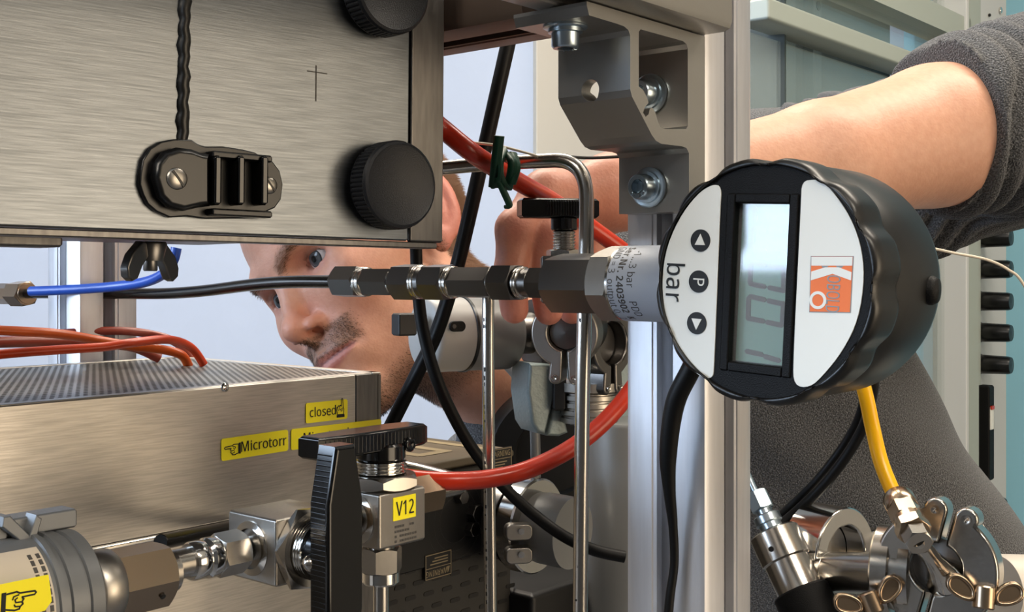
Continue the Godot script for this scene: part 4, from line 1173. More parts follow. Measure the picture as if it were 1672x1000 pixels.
func hoses():
	line("orange_hose", [[-60, 588, 0.56], [0, 579, 0.575], [90, 572, 0.595], [168, 567, 0.61], [216, 560, 0.62], [276, 555, 0.64], [312, 568, 0.655], [333, 596, 0.66]], 0.0024, "hose_orange", "front bright orange hose resting over the perforated lid", "hose")
	line("orange_hose", [[-60, 538, 0.59], [0, 540, 0.60], [90, 545, 0.62], [160, 556, 0.64], [216, 566, 0.65], [264, 571, 0.655], [296, 580, 0.66], [308, 598, 0.665]], 0.0026, "hose_amber", "upper amber orange hose crossing behind the front orange hose", "hose")
	line("orange_hose", [[-60, 562, 0.60], [0, 559, 0.615], [84, 558, 0.64], [150, 560, 0.66], [215, 566, 0.68], [260, 585, 0.69]], 0.0031, "hose_brown", "dark rust coloured hose lying between the two orange hoses", "hose")
	line("orange_hose", [[100, 545, 0.70], [156, 541, 0.71], [204, 541, 0.72], [245, 546, 0.73], [280, 556, 0.73], [305, 575, 0.73], [318, 600, 0.73]], 0.0026, "hose_brown", "rearmost faded red hose arching behind the orange hoses", "hose")
	line("red_hose", [[640, 130, 0.50], [700, 190, 0.495], [727, 214, 0.497], [780, 256, 0.502], [850, 299, 0.535], [905, 330, 0.572], [960, 368, 0.588], [1010, 404, 0.598], [1060, 442, 0.61]], 0.0043, "hose_red", "orange red hose running diagonally behind the green tie to the post", "hose")
	line("red_hose", [[640, 778, 0.535], [690, 784, 0.535], [740, 786, 0.535], [800, 782, 0.54], [860, 768, 0.545], [920, 740, 0.555], [968, 706, 0.565], [1010, 664, 0.575], [1050, 610, 0.59]], 0.0043, "hose_red", "glossy red hose curving up from the V12 valve in front of the pump", "hose")
	line("blue_hose", [[288, 405, 0.66], [283, 425, 0.66], [270, 445, 0.665], [240, 460, 0.675], [190, 468, 0.69], [120, 473, 0.70], [50, 476, 0.71]], 0.0030, "hose_blue", "blue plastic hose curving down behind the wing nut", "hose")
	line("yellow_hose", [[1204, 470, 0.505], [1260, 470, 0.53], [1340, 500, 0.545], [1390, 570, 0.545], [1412, 640, 0.54], [1425, 700, 0.54], [1440, 760, 0.535], [1466, 822, 0.526]], 0.0035, "hose_yellow", "bright yellow plastic tube entering the small steel fitting", "hose")
	line("black_cable", [[830, 70, 0.60], [812, 150, 0.60], [772, 328, 0.61], [745, 440, 0.62], [716, 535, 0.63], [685, 602, 0.64], [636, 700, 0.65]], 0.0040, "cable_black", "flat black cable slanting down across the man's ear", "cable", 8, 0.55)
	line("black_cable", [[676, 330, 0.60], [679, 400, 0.60], [682, 470, 0.60], [692, 545, 0.60], [718, 632, 0.60], [768, 728, 0.61], [832, 805, 0.62], [905, 866, 0.62], [965, 897, 0.61], [1020, 910, 0.61]], 0.0032, "cable_black", "round black cable hanging from the upper housing and curving to the post", "cable")
	line("black_cable", [[1150, 560, 0.455], [1128, 604, 0.458], [1102, 660, 0.463], [1091, 740, 0.468], [1093, 800, 0.472], [1099, 860, 0.476], [1101, 920, 0.478], [1094, 975, 0.478], [1088, 1040, 0.478]], [0.0040, 0.0040, 0.0040, 0.0036, 0.0026, 0.0019, 0.0018, 0.0019, 0.0020], "cable_black", "black cable dropping from the gauge along the slot of the aluminium post", "cable")
	line("black_cable", [[1208, 500, 0.508], [1280, 460, 0.575], [1380, 500, 0.575], [1424, 590, 0.555], [1420, 665, 0.56], [1398, 720, 0.57], [1352, 785, 0.58], [1305, 832, 0.59], [1262, 868, 0.59]], 0.0026, "cable_black", "upper of the paired black cables arching beside the yellow tube", "cable")
	line("black_cable", [[1210, 520, 0.508], [1270, 484, 0.584], [1368, 515, 0.584], [1412, 600, 0.563], [1408, 664, 0.570], [1384, 718, 0.580], [1338, 780, 0.590], [1290, 828, 0.600], [1246, 864, 0.600]], 0.0022, "cable_black", "lower of the paired black cables arching beside the yellow tube", "cable")
	line("thin_wire", [[700, 228, 0.50], [727, 230, 0.50], [800, 236, 0.505], [842, 245, 0.51], [880, 256, 0.515]], 0.0006, "wire_pale", "thin pale wire passing the green tie beside the upper housing", "wire")
	line("thin_wire", [[870, 258, 0.56], [915, 256, 0.57], [965, 258, 0.58], [1010, 256, 0.60]], 0.0008, "cable_black", "thin dark wire running above the man's wrist to the bracket", "wire")
	line("thin_wire", [[1440, 420, 0.44], [1490, 408, 0.475], [1520, 406, 0.49], [1560, 414, 0.49], [1610, 424, 0.49], [1645, 440, 0.49], [1672, 466, 0.49], [1715, 560, 0.49], [1740, 720, 0.50], [1760, 980, 0.52]], 0.0006, "wire_pale", "thin pale wire arching right from behind the gauge", "wire")
	# green twist tie round hose and tube
	var g := G.new()
	for q in [[[815, 222, 0.4900], [811, 258, 0.4925], [806, 306, 0.4985]], [[806, 306, 0.4985], [817, 290, 0.4955], [818, 262, 0.496], [826, 246, 0.506]], [[826, 250, 0.506], [836, 262, 0.499], [836, 280, 0.499], [829, 308, 0.503]], [[829, 308, 0.503], [820, 296, 0.497], [812, 268, 0.4975]], [[812, 290, 0.4965], [822, 312, 0.4965], [832, 336, 0.4975], [824, 338, 0.498]], [[836, 250, 0.507], [842, 272, 0.500], [834, 300, 0.501]]]:
		var p := []
		for k in q: p.append(W(k[0], k[1], k[2]))
		g.tube(crv(p, 6), 0.0023, 10, true, 0.35)
	single("twist_tie", g, "tie_green", "dark green twist tie knotted round the red hose and steel tube", "tie")

# ---------------------------------------------------------------- vacuum parts and pump behind the pipe
func kf_clamp(t: Node, x: Transform3D, r: float, w: float, m: String, split := PI / 2, lug := 1.34, bore := 0.62):    # two hinged halves round a flange; z is the axis, lugs at the split
	for s in [0, 1]:
		var p := PackedVector2Array()
		var a0: float = split + s * PI + 0.10; var a1: float = a0 + PI - 0.20
		p.append_array(arc2(V(0, 0), r, a0 + 0.36, a1 - 0.36, 22))
		var d1 := V(cos(a1), sin(a1)); var n1 := V(-d1.y, d1.x)
		p.append_array(arc2(d1 * r * lug - n1 * r * 0.16, r * 0.20, a1 - PI / 2 + 0.2, a1 + PI / 2, 8))
		p.append(d1 * r * (bore + 0.08))
		p.append_array(arc2(V(0, 0), r * bore, a1 - 0.05, a0 + 0.05, 20))
		var d0 := V(cos(a0), sin(a0)); var n0 := V(-d0.y, d0.x)
		p.append(d0 * r * (bore + 0.08))
		p.append_array(arc2(d0 * r * lug + n0 * r * 0.16, r * 0.20, a0 - PI / 2, a0 + PI / 2 - 0.2, 8))
		var g := G.new(); g.prism(p, x, -w / 2, w / 2, w * 0.10, 0.6)
		var o := part("clamp_half", g, m, t)
		for q in [d1 * r * lug - n1 * r * 0.16, d0 * r * lug + n0 * r * 0.16]:
			g = G.new(); g.lathe([V(0, 0), V(r * 0.085, 0), V(r * 0.085, w * 0.06), V(r * 0.045, w * 0.06), V(0, w * 0.01)], fr(x * Vector3(q.x, q.y, w / 2), x.basis.z, x.basis.y), 16, 0.3)
			part("pivot_pin", g, "steel", o)

func behind():
	# sensor head with black dial
	var c := W(754, 546, 0.70)
	var ax := fr(c, Vector3(0.86, -0.01, -0.51))
	var t := thing("vacuum_sensor", "pale grey cylindrical vacuum sensor with a black clip, behind the crossing black cables", "sensor")
	var g := G.new()
	g.lathe([V(0, -0.026), V(0.020, -0.026), V(0.0218, -0.0245), V(0.0222, -0.022), V(0.0222, -0.001), V(0, -0.001)], ax, 56, 0.6); var b := part("housing", g, "sensor_grey", t)
	g = G.new(); g.lathe([V(0.0222, -0.0015), V(0.0229, -0.0012), V(0.0229, 0.0006), V(0.0222, 0.0009)], ax, 56); part("seam_ring", g, "black_plastic", t)
	g = G.new(); g.lathe([V(0.0220, 0.0), V(0.0220, 0.030), V(0.0205, 0.033), V(0, 0.033)], ax, 56); part("neck", g, "drum_grey", t)
	g = G.new(); g.lathe([V(0, 0.033), V(0.013, 0.033), V(0.013, 0.048), V(0.021, 0.050), V(0.0215, 0.056), V(0, 0.056)], ax, 40); part("tail_flange", g, "steel_dark", t)
	g = G.new(); g.box(fr(W(660, 530, 0.675), Vector3(0.86, 0, -0.51)), Vector3(0.011, 0.012, 0.013), 0.0012); part("plug", g, "pump_dark", t)
	var fx := Transform3D(Basis(Vector3(0.86, -0.01, -0.51), Vector3.UP, Vector3(0.51, 0, 0.86)), W(745, 533, 0.672))
	g = G.new(); g.prism(rrect(0.0105, 0.0062, 0.003), fx, 0, 0.0022, 0.0005); var cl := part("clip", g, "black_matte", t)
	g = G.new(); g.cyl(fr(fx * Vector3(-0.0025, 0, 0.002), fx.basis.z), 0.0012, 0, 0.0006); part("screw", g, "ink_grey", cl)
	g = G.new()
	for k in [[716, 582, 14], [718, 588, 20], [760, 590, 0]]:
		var p := W(k[0], k[1], 0.684)
		if k[2]: g.box(Transform3D(fx.basis * Basis(Vector3(1, 0, 0), 0.75), p), Vector3(0.0003 * k[2], 0.0009, 0.0004))
	part("small_print", g, "ink_grey", t)
	g = G.new(); g.box(Transform3D(fx.basis * Basis(Vector3(1, 0, 0), 0.85), W(752, 590, 0.6865)), Vector3(0.009, 0.0035, 0.0004)); part("sticker", g, "sticker_yellow", t)
	# clamp joint facing the camera
	t = thing("flange_clamp", "hinged steel flange clamp round a blank disc, below the man's fingertips", "clamp")
	var kx := frz(W(926, 543, 0.655), Vector3(-0.30, -0.05, 0.95))
	kf_clamp(t, kx, 0.0195, 0.014, "steel_satin", PI / 2, 1.30, 0.50)
	g = G.new(); g.lathe([V(0, 0.004), V(0.0092, 0.003), V(0.0098, 0.002), V(0.0098, -0.004)], fr(kx.origin, kx.basis.z), 36); part("blank_disc", g, "steel_dark", t)
	g = G.new(); g.lathe([V(0.013, -0.03), V(0.0165, -0.03), V(0.0165, -0.012), V(0.013, -0.012)], fr(kx.origin, kx.basis.z), 36); part("flange", g, "steel_dark", t)
	t = thing("flange_clamp", "steel flange clamp half hidden behind the front bent tube, beside the post", "clamp")
	kx = frz(W(985, 560, 0.69), Vector3(0.75, 0, 0.66))
	kf_clamp(t, kx, 0.020, 0.016, "steel_dark", PI / 2)
	g = G.new(); g.cyl(fr(kx.origin, kx.basis.z), 0.0125, -0.03, 0.0, 0.001, 36); part("flange_pipe", g, "steel_dark", t)
	# bellows under the clamp
	t = thing("bellows_joint", "stack of grooved steel flanges below the flange clamp", "flange")
	var bx := Transform3D(Basis(), W(962, 690, 0.70))
	var pr := [V(0, 0)]
	for k in 4: pr.append_array([V(0.0165, 0.0002 + k * 0.0045), V(0.0172, 0.0008 + k * 0.0045), V(0.0172, 0.0034 + k * 0.0045), V(0.0160, 0.0038 + k * 0.0045), V(0.0160, 0.0046 + k * 0.0045)])
	pr.append_array([V(0.0185, 0.0190), V(0.0190, 0.0195), V(0.0190, 0.0245), V(0.012, 0.0255), V(0.012, 0.032), V(0, 0.032)])
	g = G.new(); g.lathe(pr, bx, 48); part("flange_stack", g, "steel_satin", t)
	g = G.new(); g.box(off(0, 0.012, 0) * Transform3D(Basis(), W(913, 667, 0.695)), Vector3(0.008, 0.026, 0.012), 0.0015); part("clamp_lug", g, "pump_dark", t)
	# cast bracket
	t = thing("cast_bracket", "pale grey cast bracket with a slanted slot, between the sensor and the bellows", "bracket")
	var cx := Transform3D(Basis(Vector3(0.9, 0, -0.43), Vector3.UP, Vector3(0.43, 0, 0.9)), W(890, 650, 0.70))
	g = G.new(); g.prism(px_poly(cx, [[858, 592], [893, 594], [899, 622], [905, 628], [884, 708], [872, 706], [862, 690], [855, 640]], 0), cx, -0.02, 0.006, 0.0022, 0.3); part("arm", g, "cast_grey", t)
	g = G.new(); g.prism(px_poly(cx, [[908, 630], [912, 660], [920, 690], [924, 706], [910, 712], [889, 711], [891, 700]], 0), cx, -0.02, 0.004, 0.002, 0.3); part("foot", g, "cast_grey", t)
	line("grey_pipe", [[822, 590, 0.77], [846, 618, 0.77], [864, 655, 0.77], [873, 700, 0.77], [875, 780, 0.77]], 0.0034, "drum_grey", "thin grey pipe curving down in front of the man's dark shirt", "pipe")
	# drum on the right
	t = thing("pump_drum", "grey cylindrical pump housing standing behind the bent tube, left of the post", "pump")
	g = G.new(); g.lathe([V(0, -0.25), V(0.034, -0.25), V(0.034, 0.0), V(0.0325, 0.002), V(0, 0.002)], Transform3D(Basis(), W(1035, 690, 0.77)), 64); part("drum", g, "drum_grey", t)
	g = G.new(); g.box(Transform3D(Basis(A, Vector3.UP, -B), W(1000, 600, 0.80)), Vector3(0.07, 0.075, 0.03), 0.003); part("terminal_box", g, "cast_grey", t)
	pump()
	elbow()
	t = thing("shade_drum", "added black round motor end behind the upright tubes, below the sensor", "filler")  # added drum; its black stands in for the shaded shirt here
	var mx := fr(W(905, 745, 0.865), Vector3(0.1, -0.02, 1))
	g = G.new(); g.lathe([V(0, -0.03), V(0.050, -0.03), V(0.050, -0.004), V(0.047, 0.0), V(0.030, 0.0), V(0.028, -0.004), V(0, -0.004)], mx, 56); part("shade_body", g, "pump_dark", t)
	g = G.new(); g.box(Transform3D(Basis(A, Vector3.UP, -B), W(935, 985, 0.80)), Vector3(0.16, 0.055, 0.06), 0.004); part("shade_base", g, "pump_dark", t)  # dark block added to cover the dark gap under the elbow

func pump():
	var x := Transform3D(Basis(A, Vector3.UP, -B), W(838, 748, 0.735))
	var t := thing("scroll_pump", "dark grey pump with a striped top cover, warning labels and cooling slots", "pump")
	var w := 0.132; var h := 0.21; var d := 0.12
	var g := G.new(); g.box(x * off(-w / 2, -h / 2, -d / 2), Vector3(w, h, d), 0.003); var body := part("body", g, "pump_grey", t)
	g = G.new(); g.box(x * off(-w / 2, 0.003, -d / 2), Vector3(w + 0.002, 0.006, d + 0.002), 0.002); var top := part("top_cover", g, "pump_top", t)
	g = G.new()
	var tp := x * Transform3D(Basis(Vector3(1, 0, 0), -PI / 2), Vector3(0, 0.0062, 0))
	var yy := func(a: Array) -> Array:
		var o := []
		for k in a: o.append(V(k[0] * w - w, k[1] * d))
		return o
	stroke(g, tp, yy.call([[0.30, 0.10], [0.30, 0.42], [0.55, 0.42], [0.55, 0.20], [0.72, 0.20], [0.72, 0.62]]), 0.008)
	stroke(g, tp, yy.call([[0.12, 0.06], [0.12, 0.72], [0.90, 0.72], [0.90, 0.08]]), 0.007)
	part("painted_stripe", g, "pump_stripe", top)
	g = G.new(); g.box(x * off(-w * 0.55, -0.030, 0.0006), Vector3(w * 0.62, 0.048, 0.003), 0.001); part("motor_plate", g, "pump_dark", t)
	# warning labels
	for q in [[811, 752, 0.026, 0.015, 0.0, 0.0046], [711, 922, 0.0225, 0.0150, PI, 0.0044]]:
		var p := hit(x, q[0], q[1], 0.0)
		var lx := x * off(p.x, p.y, 0.0022 if q[4] > 0 else 0.0012) * Transform3D(Basis(Vector3(0, 0, 1), q[4]), Vector3.ZERO)
		g = G.new(); g.box(lx, Vector3(q[2], q[3], 0.0006)); var lb := part("warning_label", g, "pump_dark", t)
		g = G.new()
		for s in [-1, 1]:
			stroke(g, lx * off(0, 0, 0.0004), [V(-q[2] * 0.47, s * q[3] * 0.46), V(q[2] * 0.47, s * q[3] * 0.46)], 0.0005)
			stroke(g, lx * off(0, 0, 0.0004), [V(s * q[2] * 0.47, -q[3] * 0.46), V(s * q[2] * 0.47, q[3] * 0.46)], 0.0005)
		stroke(g, lx * off(0, 0, 0.0004), [V(-q[2] * 0.47, q[3] * 0.06), V(q[2] * 0.47, q[3] * 0.06)], 0.0004)
		for k in 3: stroke(g, lx * off(0, 0, 0.0004), [V(-q[2] * 0.34, -q[3] * (0.08 + k * 0.11)), V(q[2] * (0.30 - 0.08 * k), -q[3] * (0.08 + k * 0.11))], 0.0007)
		g.prism(PackedVector2Array([V(-q[2] * 0.42, q[3] * 0.14), V(-q[2] * 0.30, q[3] * 0.14), V(-q[2] * 0.36, q[3] * 0.38)]), lx, 0.0003, 0.0005)
		part("label_print", g, "pump_stripe", lb)
		text("WARNING", q[5], lx * off(q[2] * 0.07, q[3] * 0.26, 0.0004), "pump_stripe", lb, "lettering", "Droid Sans", 0.9)
	# cooling slots, each a thin dark tile standing in for a shaded recess
	var n := 0
	for r in 8:
		for k in 7:
			var px := 640.0 + k * 30.0 + (r % 2) * 13.0
			if px > 836: continue
			var p := hit(x, px, 985 - 0.26 * (px - 640) - 22.0 * (4 - r) , 0.0)
			if p.y < -h + 0.01: continue
			g = G.new(); g.prism(rrect(0.0085, 0.0026, 0.0011, 3), x * off(p.x, p.y, 0), 0.0, 0.0004)
			part("cooling_slot", g, "pump_dark", body)
	for q in [[776, 838, 0.010], [770, 864, 0.008], [752, 812, 0.007]]:
		var p := hit(x, q[0], q[1], 0.004)
		g = G.new(); g.hex(fr(x * Vector3(p.x, p.y, 0.0015), x.basis.z), q[2], 0, 0.006); part("port_plug", g, "steel_dark", t)
	g = G.new()
	var lp := []
	for i in 20: lp.append(V(0, 0))
	for k in 3:
		var cc := x * Vector3(-w * 0.42, -0.030, 0.001)
		g.lathe([V(0.012 + k * 0.005, 0), V(0.0135 + k * 0.005, 0.0012), V(0.015 + k * 0.005, 0)], fr(cc, x.basis.z), 40, 0.3)
	part("ribs", g, "pump_grey", t)

func elbow():
	var t := thing("flange_elbow", "polished vacuum flange with clamp and thick grey pipe, behind the lower black cable", "flange")
	var ax := fr(W(868, 858, 0.70), Vector3(0.80, -0.03, 0.60))
	var g := G.new()
	g.lathe([V(0.020, -0.007), V(0.0275, -0.007), V(0.0285, -0.006), V(0.0285, 0.004), V(0.0275, 0.005), V(0.020, 0.005)], ax, 56); part("flange_ring", g, "steel_bright", t)
	g = G.new(); g.lathe([V(0.0205, -0.02), V(0.0205, 0.008), V(0.0210, 0.010), V(0.0210, 0.030), V(0, 0.030)], ax, 56); part("pipe", g, "drum_grey", t)
	g = G.new(); g.lathe([V(0, -0.022), V(0.024, -0.020), V(0.024, -0.012), V(0.027, -0.009), V(0, -0.006)], ax, 48); part("rear_flange", g, "steel_dark", t)
	for q in [[846, 868], [846, 906]]:
		g = G.new(); g.prism(rrect(0.016, 0.0095, 0.0035), frz(W(q[0], q[1], 0.672), Vector3(0.2, 0, 1)), -0.004, 0.004, 0.001); var lug := part("clamp_lug", g, "steel_satin", t)
		g = G.new(); g.cyl(fr(W(q[0] + 5, q[1], 0.668), Vector3(0.2, 0, 1)), 0.0018, 0, 0.0012); part("rivet", g, "steel_bright", lug)

# ---------------------------------------------------------------- vacuum parts, bottom right
func wing(g: G, x: Transform3D, s: float):
	for k in [-1, 1]:
		var outer := PackedVector2Array()
		for w in [[0.9, -0.2], [2.0, -0.3], [3.3, 0.3], [3.9, 1.1], [3.7, 2.1], [2.9, 2.5], [1.9, 2.1], [0.9, 1.0]]: outer.append(V(w[0] * k, w[1]) * s)
		var sm := smooth2(outer, 2)
		g.prism(sm, x, -0.32 * s, 0.32 * s, 0.1 * s, 0.5)
		var rim := []
		for i in sm.size() + 1: rim.append(x * Vector3(sm[i % sm.size()].x * 0.86 + k * 0.36 * s, sm[i % sm.size()].y * 0.80 + 0.18 * s, 0.34 * s))
		g.tube(rim, 0.22 * s, 8, false)
	g.cyl(fr(x.origin, x.basis.y, x.basis.z), 1.1 * s, -0.8 * s, 1.5 * s, 0.15 * s, 20)

func right_side():
	# tilted sensor column
	var up := (W(1256, 855, 0.575) - W(1318, 990, 0.555)).normalized()
	var x := fr(W(1284, 915, 0.565), up)
	var t := thing("vacuum_gauge_tube", "tilted steel sensor column with a black lower sleeve, beside the post", "sensor")
	var g := G.new()
	g.lathe([V(0, -0.016), V(0.0112, -0.016), V(0.0112, -0.0008), V(0.0124, 0.0), V(0.0124, 0.0140), V(0.0112, 0.0150), V(0, 0.0150)], x, 44); part("column", g, "steel", t)
	g = G.new(); g.lathe([V(0, -0.06), V(0.0138, -0.06), V(0.0138, -0.0165), V(0.0128, -0.0155), V(0, -0.0155)], x, 44); part("sleeve", g, "black_matte", t)
	g = G.new(); g.cyl(x, 0.0056, 0.014, 0.020, 0.0004); g.cyl(x, 0.0068, 0.019, 0.0235, 0.0005); g.cyl(x, 0.0040, 0.023, 0.0275); g.hex(x, 0.0105, 0.0265, 0.036, true, 0.4); g.cyl(x, 0.0018, 0.035, 0.047); part("connector", g, "zinc", t)
	g = G.new(); g.cyl(fr(x * Vector3(0.0, 0.0085, 0) + Vector3(-0.006, 0, 0.0108), Vector3(-0.48, 0, 0.87)), 0.0013, 0, 0.0008); part("set_screw", g, "ink", t)
	# flange with pipe running towards the clamp
	t = thing("flange_clamp", "bright steel flange clamp ring with a short polished pipe, left of the big hinged clamp", "clamp")
	var kx := frz(W(1352, 905, 0.585), Vector3(0.62, 0.02, 0.78))
	g = G.new()
	var p := arc2(V(0, 0), 0.0245, -0.5, PI * 1.30, 40)
	p.append_array(arc2(V(0, 0), 0.0155, PI * 1.30, -0.5, 30))
	g.prism(p, kx, -0.011, 0.011, 0.0012, 0.7); part("clamp_ring", g, "steel_bright", t)
	g = G.new(); g.box(kx * off(0.0265, 0.004, 0.002), Vector3(0.009, 0.0115, 0.016), 0.001); var lg := part("clamp_lug", g, "steel_bright", t)
	g = G.new(); g.cyl(fr(kx * Vector3(0.0268, 0.003, 0.0095), kx.basis.z), 0.0013, 0, 0.0008); part("lug_hole", g, "ink", lg)
	g = G.new(); g.lathe([V(0, 0.0), V(0.0150, 0.0), V(0.0155, -0.004)], fr(kx.origin, kx.basis.z), 40); part("flange_disc", g, "steel", t)
	var pa := W(1330, 934, 0.572); var pb := W(1455, 938, 0.530)
	var px := fr(pa, pb - pa)
	var l := (pb - pa).length()
	g = G.new(); g.lathe([V(0, 0), V(0.0096, 0), V(0.0096, l * 0.25), V(0.0092, l * 0.255), V(0.0096, l * 0.26), V(0.0096, l)], px, 40); part("pipe", g, "steel", t)
	# big hinged clamp with a nozzle
	t = thing("flange_clamp", "large polished hinged clamp holding the nozzle of the yellow tube", "clamp")
	var cx := frz(W(1533, 926, 0.520), Vector3(-0.52, 0.10, 0.85), Vector3(0.20, 0.97, 0.12))
	kf_clamp(t, cx, 0.0262, 0.015, "steel", PI / 2, 0.97, 0.42)
	g = G.new(); g.lathe([V(0, -0.004), V(0.0190, -0.004), V(0.0205, -0.003), V(0.0205, 0.004), V(0.0180, 0.0045), V(0.0180, 0.008), V(0.0205, 0.0085), V(0.0205, 0.013), V(0, 0.014)], fr(W(1447, 930, 0.540), Vector3(0.86, 0, 0.5)), 48, 0.95); part("side_flange", g, "steel", t)
	g = G.new(); g.lathe([V(0, -0.006), V(0.0125, -0.006), V(0.0125, 0.0), V(0, 0.0005)], fr(cx.origin, cx.basis.z), 40); part("flange_disc", g, "steel_dark", t)
	var na := cx * Vector3(0.0050, -0.0035, 0.001); var nb := W(1496, 880, 0.492)
	var nx := fr(na, nb - na); var nl := (nb - na).length()
	g = G.new(); g.lathe([V(0.0098, 0), V(0.0072, nl * 0.14), V(0.0050, nl * 0.32), V(0.0039, nl * 0.5), V(0.0037, nl)], nx, 36, 0.5); part("nozzle", g, "steel_bright", t)
	# fitting on the yellow tube
	t = thing("tube_fitting", "small nickel plated push fitting joining the yellow tube to the nozzle", "fitting")
	var fa := W(1502, 888, 0.490); var fb := W(1466, 814, 0.522)
	var fx := fr(fa, fb - fa); var fl := (fb - fa).length()
	g = G.new(); g.hex(fx, 0.0104, 0, fl * 0.22, true, 0.1); part("nut", g, "steel", t)
	g = G.new(); g.hex(fx, 0.0130, fl * 0.22, fl * 0.40, true, 0.4); g.cyl(fx, 0.0066, fl * 0.38, fl * 0.5); part("nut", g, "nickel", t)
	g = G.new(); g.hex(fx, 0.0124, fl * 0.47, fl * 0.76, true, 0.2); part("nut", g, "nickel", t)
	g = G.new(); g.lathe([V(0, fl * 0.74), V(0.0064, fl * 0.74), V(0.0070, fl * 0.77), V(0.0070, fl * 0.97), V(0.0063, fl), V(0.0040, fl), V(0.0036, fl * 0.95)], fx, 32); part("collar", g, "nickel", t)
	# wing nuts
	for q in [[1424, 990, 0.515, 0.0041, 0.35, "wing nut of the ring clamp, below the polished pipe"], [1606, 982, 0.500, 0.0042, -0.12, "wing nut of the big hinged clamp, by the white cylinder"]]:
		g = G.new(); wing(g, frz(W(q[0], q[1], q[2]), Vector3(-0.1, 0.25, 1), Vector3(sin(-q[4]), cos(q[4]), 0)), q[3])
		single("wing_nut", g, "nickel", "cast brass coloured " + q[5], "wing nut")
	g = G.new(); g.lathe([V(0, -0.10), V(0.0185, -0.10), V(0.0185, -0.002), V(0.0178, 0), V(0, 0.0)], fr(W(1628, 965, 0.60), Vector3(-0.93, 0.10, 0.35)), 48)
	single("white_cylinder", g, "white_plastic", "plain white cylinder at the lower right behind the hinged clamp", "cylinder")

